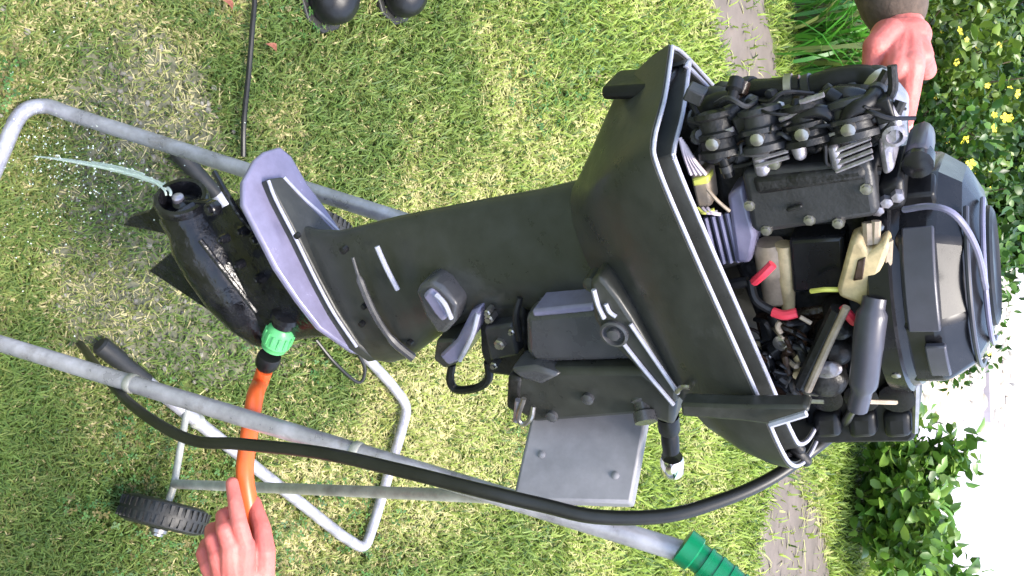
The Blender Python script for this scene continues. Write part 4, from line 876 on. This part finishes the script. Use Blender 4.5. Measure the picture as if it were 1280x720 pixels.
# fallen bits on the near lawn: bright dry scraps and stones in the mud
nb = 420; sb = MB()
for i in range(nb):
    c = MX[random.randrange(8)] + rng.normal(0, 0.13, 2); r = random.uniform(0.002, 0.0065)
    sb.ball((c[0], c[1], r * 0.5 + 0.004), r, sc=(random.uniform(.7, 1.3), random.uniform(.7, 1.3), 0.6), n=5)
tag(sb.build('gravel', mat('wet_pebble', (0.07, 0.065, 0.05), 0.35, col2=(0.27, 0.25, 0.2), nscale=30)), kind='stuff')
def leaf_mesh(name, l, w, m, curl=0.25, n=5, tintc=None):
    vs, f, lt = [], [], []
    for i in range(n + 1):
        t = i / n; ww = w * math.sin(math.pi * min(0.98, t ** 0.8 * 0.96 + 0.02)); z = curl * l * math.sin(t * math.pi * 0.6) - curl * l * 0.8 * t * t
        vs += [(l * t, -ww, z + 0.25 * ww), (l * t, 0, z), (l * t, ww, z + 0.25 * ww)]
    for i in range(n):
        for k in (0, 1): a = i * 3 + k; f += [a, a + 1, a + 4, a + 3]; lt.append(4)
    me = npmesh(name, vs, f, lt, m, smooth=True, tint=(np.tile(tintc, (len(vs), 1)) if tintc else None)); d_ = me.data; bpy.data.objects.remove(me); return d_
rl = leaf_mesh('fallen_leaf', 0.034, 0.0085, mat('red_leaf', (0.16, 0.05, 0.03), 0.6, col2=(0.3, 0.12, 0.07), nscale=120), 0.55, n=9)
for px, py, lab in ((345, 66, 'small reddish brown leaf lying on the grass beside the thin cord'), (290, 14, 'small pinkish leaf on the grass near the photo edge, left of the cord')):
    o = bpy.data.objects.new('fallen_leaf', rl); COL.objects.link(o); o.location = ground(px, py, 0.03); o.rotation_euler = (0.2, -0.1, random.uniform(0, 6)); tag(o, lab, 'leaf', 'fallen leaves on the grass')

# ------------------------------------------------------------------ shrubs and plants
LEAFM = tint_mat('leaf_surface', 0.38, 0.3, 0.5)
def leaf_cloud(name, centers, n, l, w, cols, parent, spread=0.1, up=0.3):
    """many small bent leaves gathered round twig tips, one part"""
    c = centers[rng.integers(0, len(centers), n)] + rng.normal(0, spread, (n, 3)); c[:, 2] = np.abs(c[:, 2] - 0.01) + 0.01
    d = rng.normal(0, 1, (n, 3)); d[:, 2] = d[:, 2] * 0.6 + up; d /= np.linalg.norm(d, axis=1)[:, None]
    r = rng.normal(0, 1, (n, 3)); s = np.cross(d, r); s /= np.linalg.norm(s, axis=1)[:, None]; nn = np.cross(s, d)
    ls = l * rng.uniform(0.6, 1.3, n)[:, None]; ws = w * rng.uniform(0.7, 1.2, n)[:, None]
    def q(t, w_, z): return c + d * ls * t + s * ws * w_ + nn * ls * z
    V6 = np.stack([c, q(.22, .75, .06), q(.22, 0, .0), q(.22, -.75, .06), q(.6, .85, .03), q(.6, 0, -.03), q(.6, -.85, .03), q(1, 0, -.2)], 1).reshape(-1, 3)
    b = (np.arange(n) * 8)[:, None]
    fl = (b + np.array([0, 2, 1, 0, 3, 2, 1, 2, 5, 4, 2, 3, 6, 5, 4, 5, 7, 5, 6, 7])).ravel(); lt = np.tile([3, 3, 4, 4, 3, 3], n)
    ci = np.array(cols)[rng.integers(0, len(cols), n)] * rng.uniform(0.7, 1.3, (n, 1))
    return npmesh(name, V6, fl, lt, LEAFM, parent, tint=np.repeat(ci, 8, 0), smooth=True)
STEM = mat('green_stem', (0.1, 0.12, 0.04), 0.7, noise=0.3, nscale=30)
TWIG = mat('brown_twig', (0.09, 0.06, 0.035), 0.85, noise=0.3, nscale=40)
FLOWER = mat('yellow_petal', (0.85, 0.7, 0.04), 0.5)
def flower_mesh(r):
    vs, f, lt = [(0, 0, 0)], [], []
    for k in range(5):
        a = 2 * math.pi * k / 5; o = len(vs)
        for da, q_ in ((-0.45, 0.8), (0, 1.0), (0.45, 0.8)): vs.append((r * q_ * math.cos(a + da), r * q_ * math.sin(a + da), r * 0.25))
        f += [0, o, o + 1, o + 2]; lt.append(4)
    me = npmesh('flower', vs, f, lt, FLOWER); d_ = me.data; bpy.data.objects.remove(me); return d_
FLM = flower_mesh(0.04)
def shrub(x, y, rad, hgt, label, nleaf, l, w, cols, flowers=0, group='shrubs in the planting bed', ntw=26):
    t = empty('flowering_shrub' if flowers else 'garden_shrub', (x, y, 0), label, 'shrub', group)
    tips = []; b = MB()
    for k in range(ntw):
        a = random.uniform(0, 2 * math.pi); q_ = random.random() ** 0.5; hh = hgt * random.uniform(0.5, 1.0) * (1 - 0.35 * q_ * q_)
        e = Vector((math.cos(a) * q_ * rad, math.sin(a) * q_ * rad, hh)); m_ = Vector((e.x * 0.4, e.y * 0.4, hh * 0.55))
        b.tube(spline([Vector((e.x * 0.12, e.y * 0.12, 0)), m_, e], 4), [0.010, 0.010, 0.009, 0.008, 0.007, 0.006, 0.005, 0.004, 0.003], 6)
        for s_ in (0.5, 0.62, 0.75, 0.88, 1.0): tips.append((m_.lerp(e, (s_ - 0.5) * 2) + Vector((random.gauss(0, .06), random.gauss(0, .06), random.gauss(0, .04)))))
        tips.append(Vector((e.x * 0.9, e.y * 0.9, hh * random.uniform(0.1, 0.5))))
    b.build('stem', TWIG, t)
    tips = np.array([tuple(v) for v in tips])
    leaf_cloud('foliage', tips, nleaf, l, w, cols, t, spread=0.075)
    for k in range(flowers):
        v = tips[rng.integers(0, len(tips))] + rng.normal(0, 0.08, 3)
        v[1] -= 0.16; v[2] = max(v[2], 0.1) + 0.06
        o = bpy.data.objects.new('flower', FLM); COL.objects.link(o); o.parent = t; o.location = v
        o.rotation_euler = (random.uniform(0.3, 1.2), random.uniform(-0.4, 0.4), random.uniform(-0.6, 0.6)); sc_ = random.uniform(0.35, 0.85); o.scale = (sc_,) * 3
    return t
GR = [(0.045, 0.1, 0.012), (0.07, 0.15, 0.018), (0.02, 0.05, 0.01), (0.085, 0.18, 0.03), (0.035, 0.1, 0.018)]
YG = [(0.08, 0.14, 0.016), (0.13, 0.2, 0.025), (0.045, 0.085, 0.012), (0.09, 0.16, 0.02)]
shrub(-1.15, 5.6, 0.62, 1.10, 'yellow flowered shrub at the photo edge, seen behind the pointing hand', 5200, 0.07, 0.022, YG, 46)
shrub(-0.42, 5.2, 0.60, 1.08, 'dense green shrub dotted with yellow flowers behind the flywheel cover', 6500, 0.06, 0.02, GR, 40)
shrub(-0.75, 6.6, 0.8, 1.5, 'taller green shrub rising behind the two flowering shrubs', 10000, 0.075, 0.024, GR, 12)
shrub(-2.2, 6.3, 0.7, 1.0, 'low yellow green shrub farthest left in the planting bed', 4500, 0.07, 0.024, YG, 14)
shrub(0.05, 7.2, 0.55, 0.80, 'small green shrub behind the engine, next to the pebbles', 3600, 0.06, 0.02, GR, 5)

shrub(-1.75, 7.4, 0.8, 1.45, 'dark green shrub at the back left, behind the shrub at the photo edge', 8000, 0.08, 0.026, GR, 8)
# strap leaved clump
cl = empty('daylily_clump', (*G2(1000, 62), 0), 'clump of bright strap leaved grass at the edge of the bed', 'plant')
fan = MB()
for k in range(260):
    a = random.uniform(0, 2 * math.pi); ln_ = random.uniform(0.3, 0.75); o0 = Vector((random.gauss(0, .22), random.gauss(0, .14), 0.0)); dr = Vector((math.cos(a), math.sin(a), 0)); lean = random.uniform(0.2, 0.9)
    side = Vector((-dr.y, dr.x, 0)); pts = [o0 + dr * ln_ * lean * t_ * t_ + Vector((0, 0, ln_ * (t_ - 0.42 * lean * t_ * t_))) for t_ in (0, .25, .5, .75, 1)]
    ws = (0.008, 0.011, 0.010, 0.007, 0.001); rows = [[fan.bm.verts.new(p_c + side * w_), fan.bm.verts.new(p_c - side * w_)] for p_c, w_ in zip(pts, ws)]
    for i in range(4): fan.bm.faces.new((rows[i][0], rows[i][1], rows[i + 1][1], rows[i + 1][0]))
fo_ = fan.build('foliage', LEAFM, cl)
at_ = fo_.data.color_attributes.new('tint', 'FLOAT_COLOR', 'POINT'); nv = len(fo_.data.vertices)
tc_ = np.ones((nv, 4), np.float32); pick = np.repeat(rng.integers(0, 3, nv // 10), 10); tc_[:, :3] = np.array([(0.05, 0.2, 0.02), (0.1, 0.3, 0.035), (0.16, 0.2, 0.05)])[pick]; at_.data.foreach_set('color', tc_.ravel())

# big leaved plant on the right: each large leaf its own part
bl = empty('leafy_shrub', (*G2(1066, 632), 0), 'bushy plant with broad bright green leaves by the pale paving', 'shrub')
lm = [leaf_mesh('leaf', 0.15, 0.046, LEAFM, 0.35, 7, c) for c in ((0.085, 0.21, 0.028), (0.125, 0.27, 0.04), (0.06, 0.14, 0.02), (0.17, 0.3, 0.06))]
sb = MB(); tips2 = []
leaf_cloud_tips = []
for k in range(30):
    a = random.uniform(0, 2 * math.pi); q_ = random.random() ** 0.5 * 0.46; e = Vector((math.cos(a) * q_ * 1.5, math.sin(a) * q_, random.uniform(0.32, 0.76) * (1 - 0.3 * q_)))
    st = spline([Vector((e.x * 0.25, e.y * 0.25, 0)), Vector((e.x * 0.6, e.y * 0.6, e.z * 0.6)), e], 5); sb.tube(st, 0.006, 6)
    tips2.append(e)
    for s_ in range(10):
        p_q = st[min(len(st) - 1, 1 + s_)]
        o = bpy.data.objects.new('leaf', random.choice(lm)); COL.objects.link(o); o.parent = bl; o.location = p_q + Vector((random.gauss(0, .03), random.gauss(0, .03), 0))
        o.rotation_euler = (random.uniform(-0.5, 0.5), random.uniform(-0.7, 0.5), random.uniform(0, 6.28)); sc_ = random.uniform(0.55, 1.1); o.scale = (sc_,) * 3
sb.build('stem', STEM, bl)
lt_ = np.array([tuple(v * f_) for v in tips2 for f_ in (0.45, 0.6, 0.75, 0.88, 1.0)])
leaf_cloud('foliage', lt_, 1700, 0.10, 0.032, [(0.085, 0.19, 0.022), (0.13, 0.25, 0.03), (0.055, 0.12, 0.016), (0.18, 0.29, 0.05)], bl, spread=0.06)

# pebble bank beside the paving, a flat stone, a pale kerb
peb = MB()
for i in range(900):
    y = random.uniform(7.6, 15); x = random.uniform(-0.9, 0.55 + 0.03 * y) * y / 9; r = random.uniform(0.05, 0.12)
    peb.ball((x + 0.35, y, r * 0.35), r, (Vector((math.cos(i), math.sin(i), 0)), Vector((-math.sin(i), math.cos(i), 0)), Vector((0, 0, 1))), (random.uniform(.8, 1.3), random.uniform(.7, 1.1), random.uniform(.5, .8)), n=6)
tag(peb.build('pebbles', mat('bank_pebble', (0.28, 0.25, 0.2), 0.8, col2=(0.62, 0.58, 0.5), nscale=2.5)), kind='stuff')
kb = MB()
kv = [ground(1232, 428, 0.1), ground(1236, 525, 0.1)]
kd = (kv[1] - kv[0]).normalized(); kp = Vector((-kd.y, kd.x, 0))
kb.loft([[kv[0] + kd * (t_ * (kv[1] - kv[0]).length) + kp * a + Vector((0, 0, z - 0.1)) for a, z in ((-0.08, 0), (-0.08, 0.14), (0.08, 0.14), (0.08, 0))] for t_ in (0, 1)])
lone(kb, 'kerb_stone', PAVE, 'short white kerb stone by the pebbles beyond the engine', 'kerb', bevel=0.01)
sl_ = MB(); sc0 = ground(1178, 478, 0.0)
sl_.loft([[sc0 + Vector((a, b_, z)) for a, b_ in ((-0.35, -0.6), (0.25, -0.8), (0.42, 0.3), (0.1, 0.9), (-0.38, 0.6))] for z in (0.0, 0.09)])
lone(sl_, 'sandstone_slab', mat('sandstone', (0.5, 0.38, 0.26), 0.85, noise=0.2, nscale=4, bump=0.4), 'tan sandstone slab lying on the paving beside the engine', 'stone', bevel=0.015)
# pale house wall far behind the shrubs
hw = empty('garden_wall', (-4.0, 26.0, 0), 'pale rendered wall far behind the yellow flowered shrub', 'wall')
wpart(MB().box((-4.6, 26.0, 1.0), 5.4, 0.15, 1.0), 'wall_face', PAVE, hw, 0.02)
wpart(MB().box((-4.6, 26.0, 2.05), 5.5, 0.22, 0.05), 'coping', GREYP, hw, 0.01)
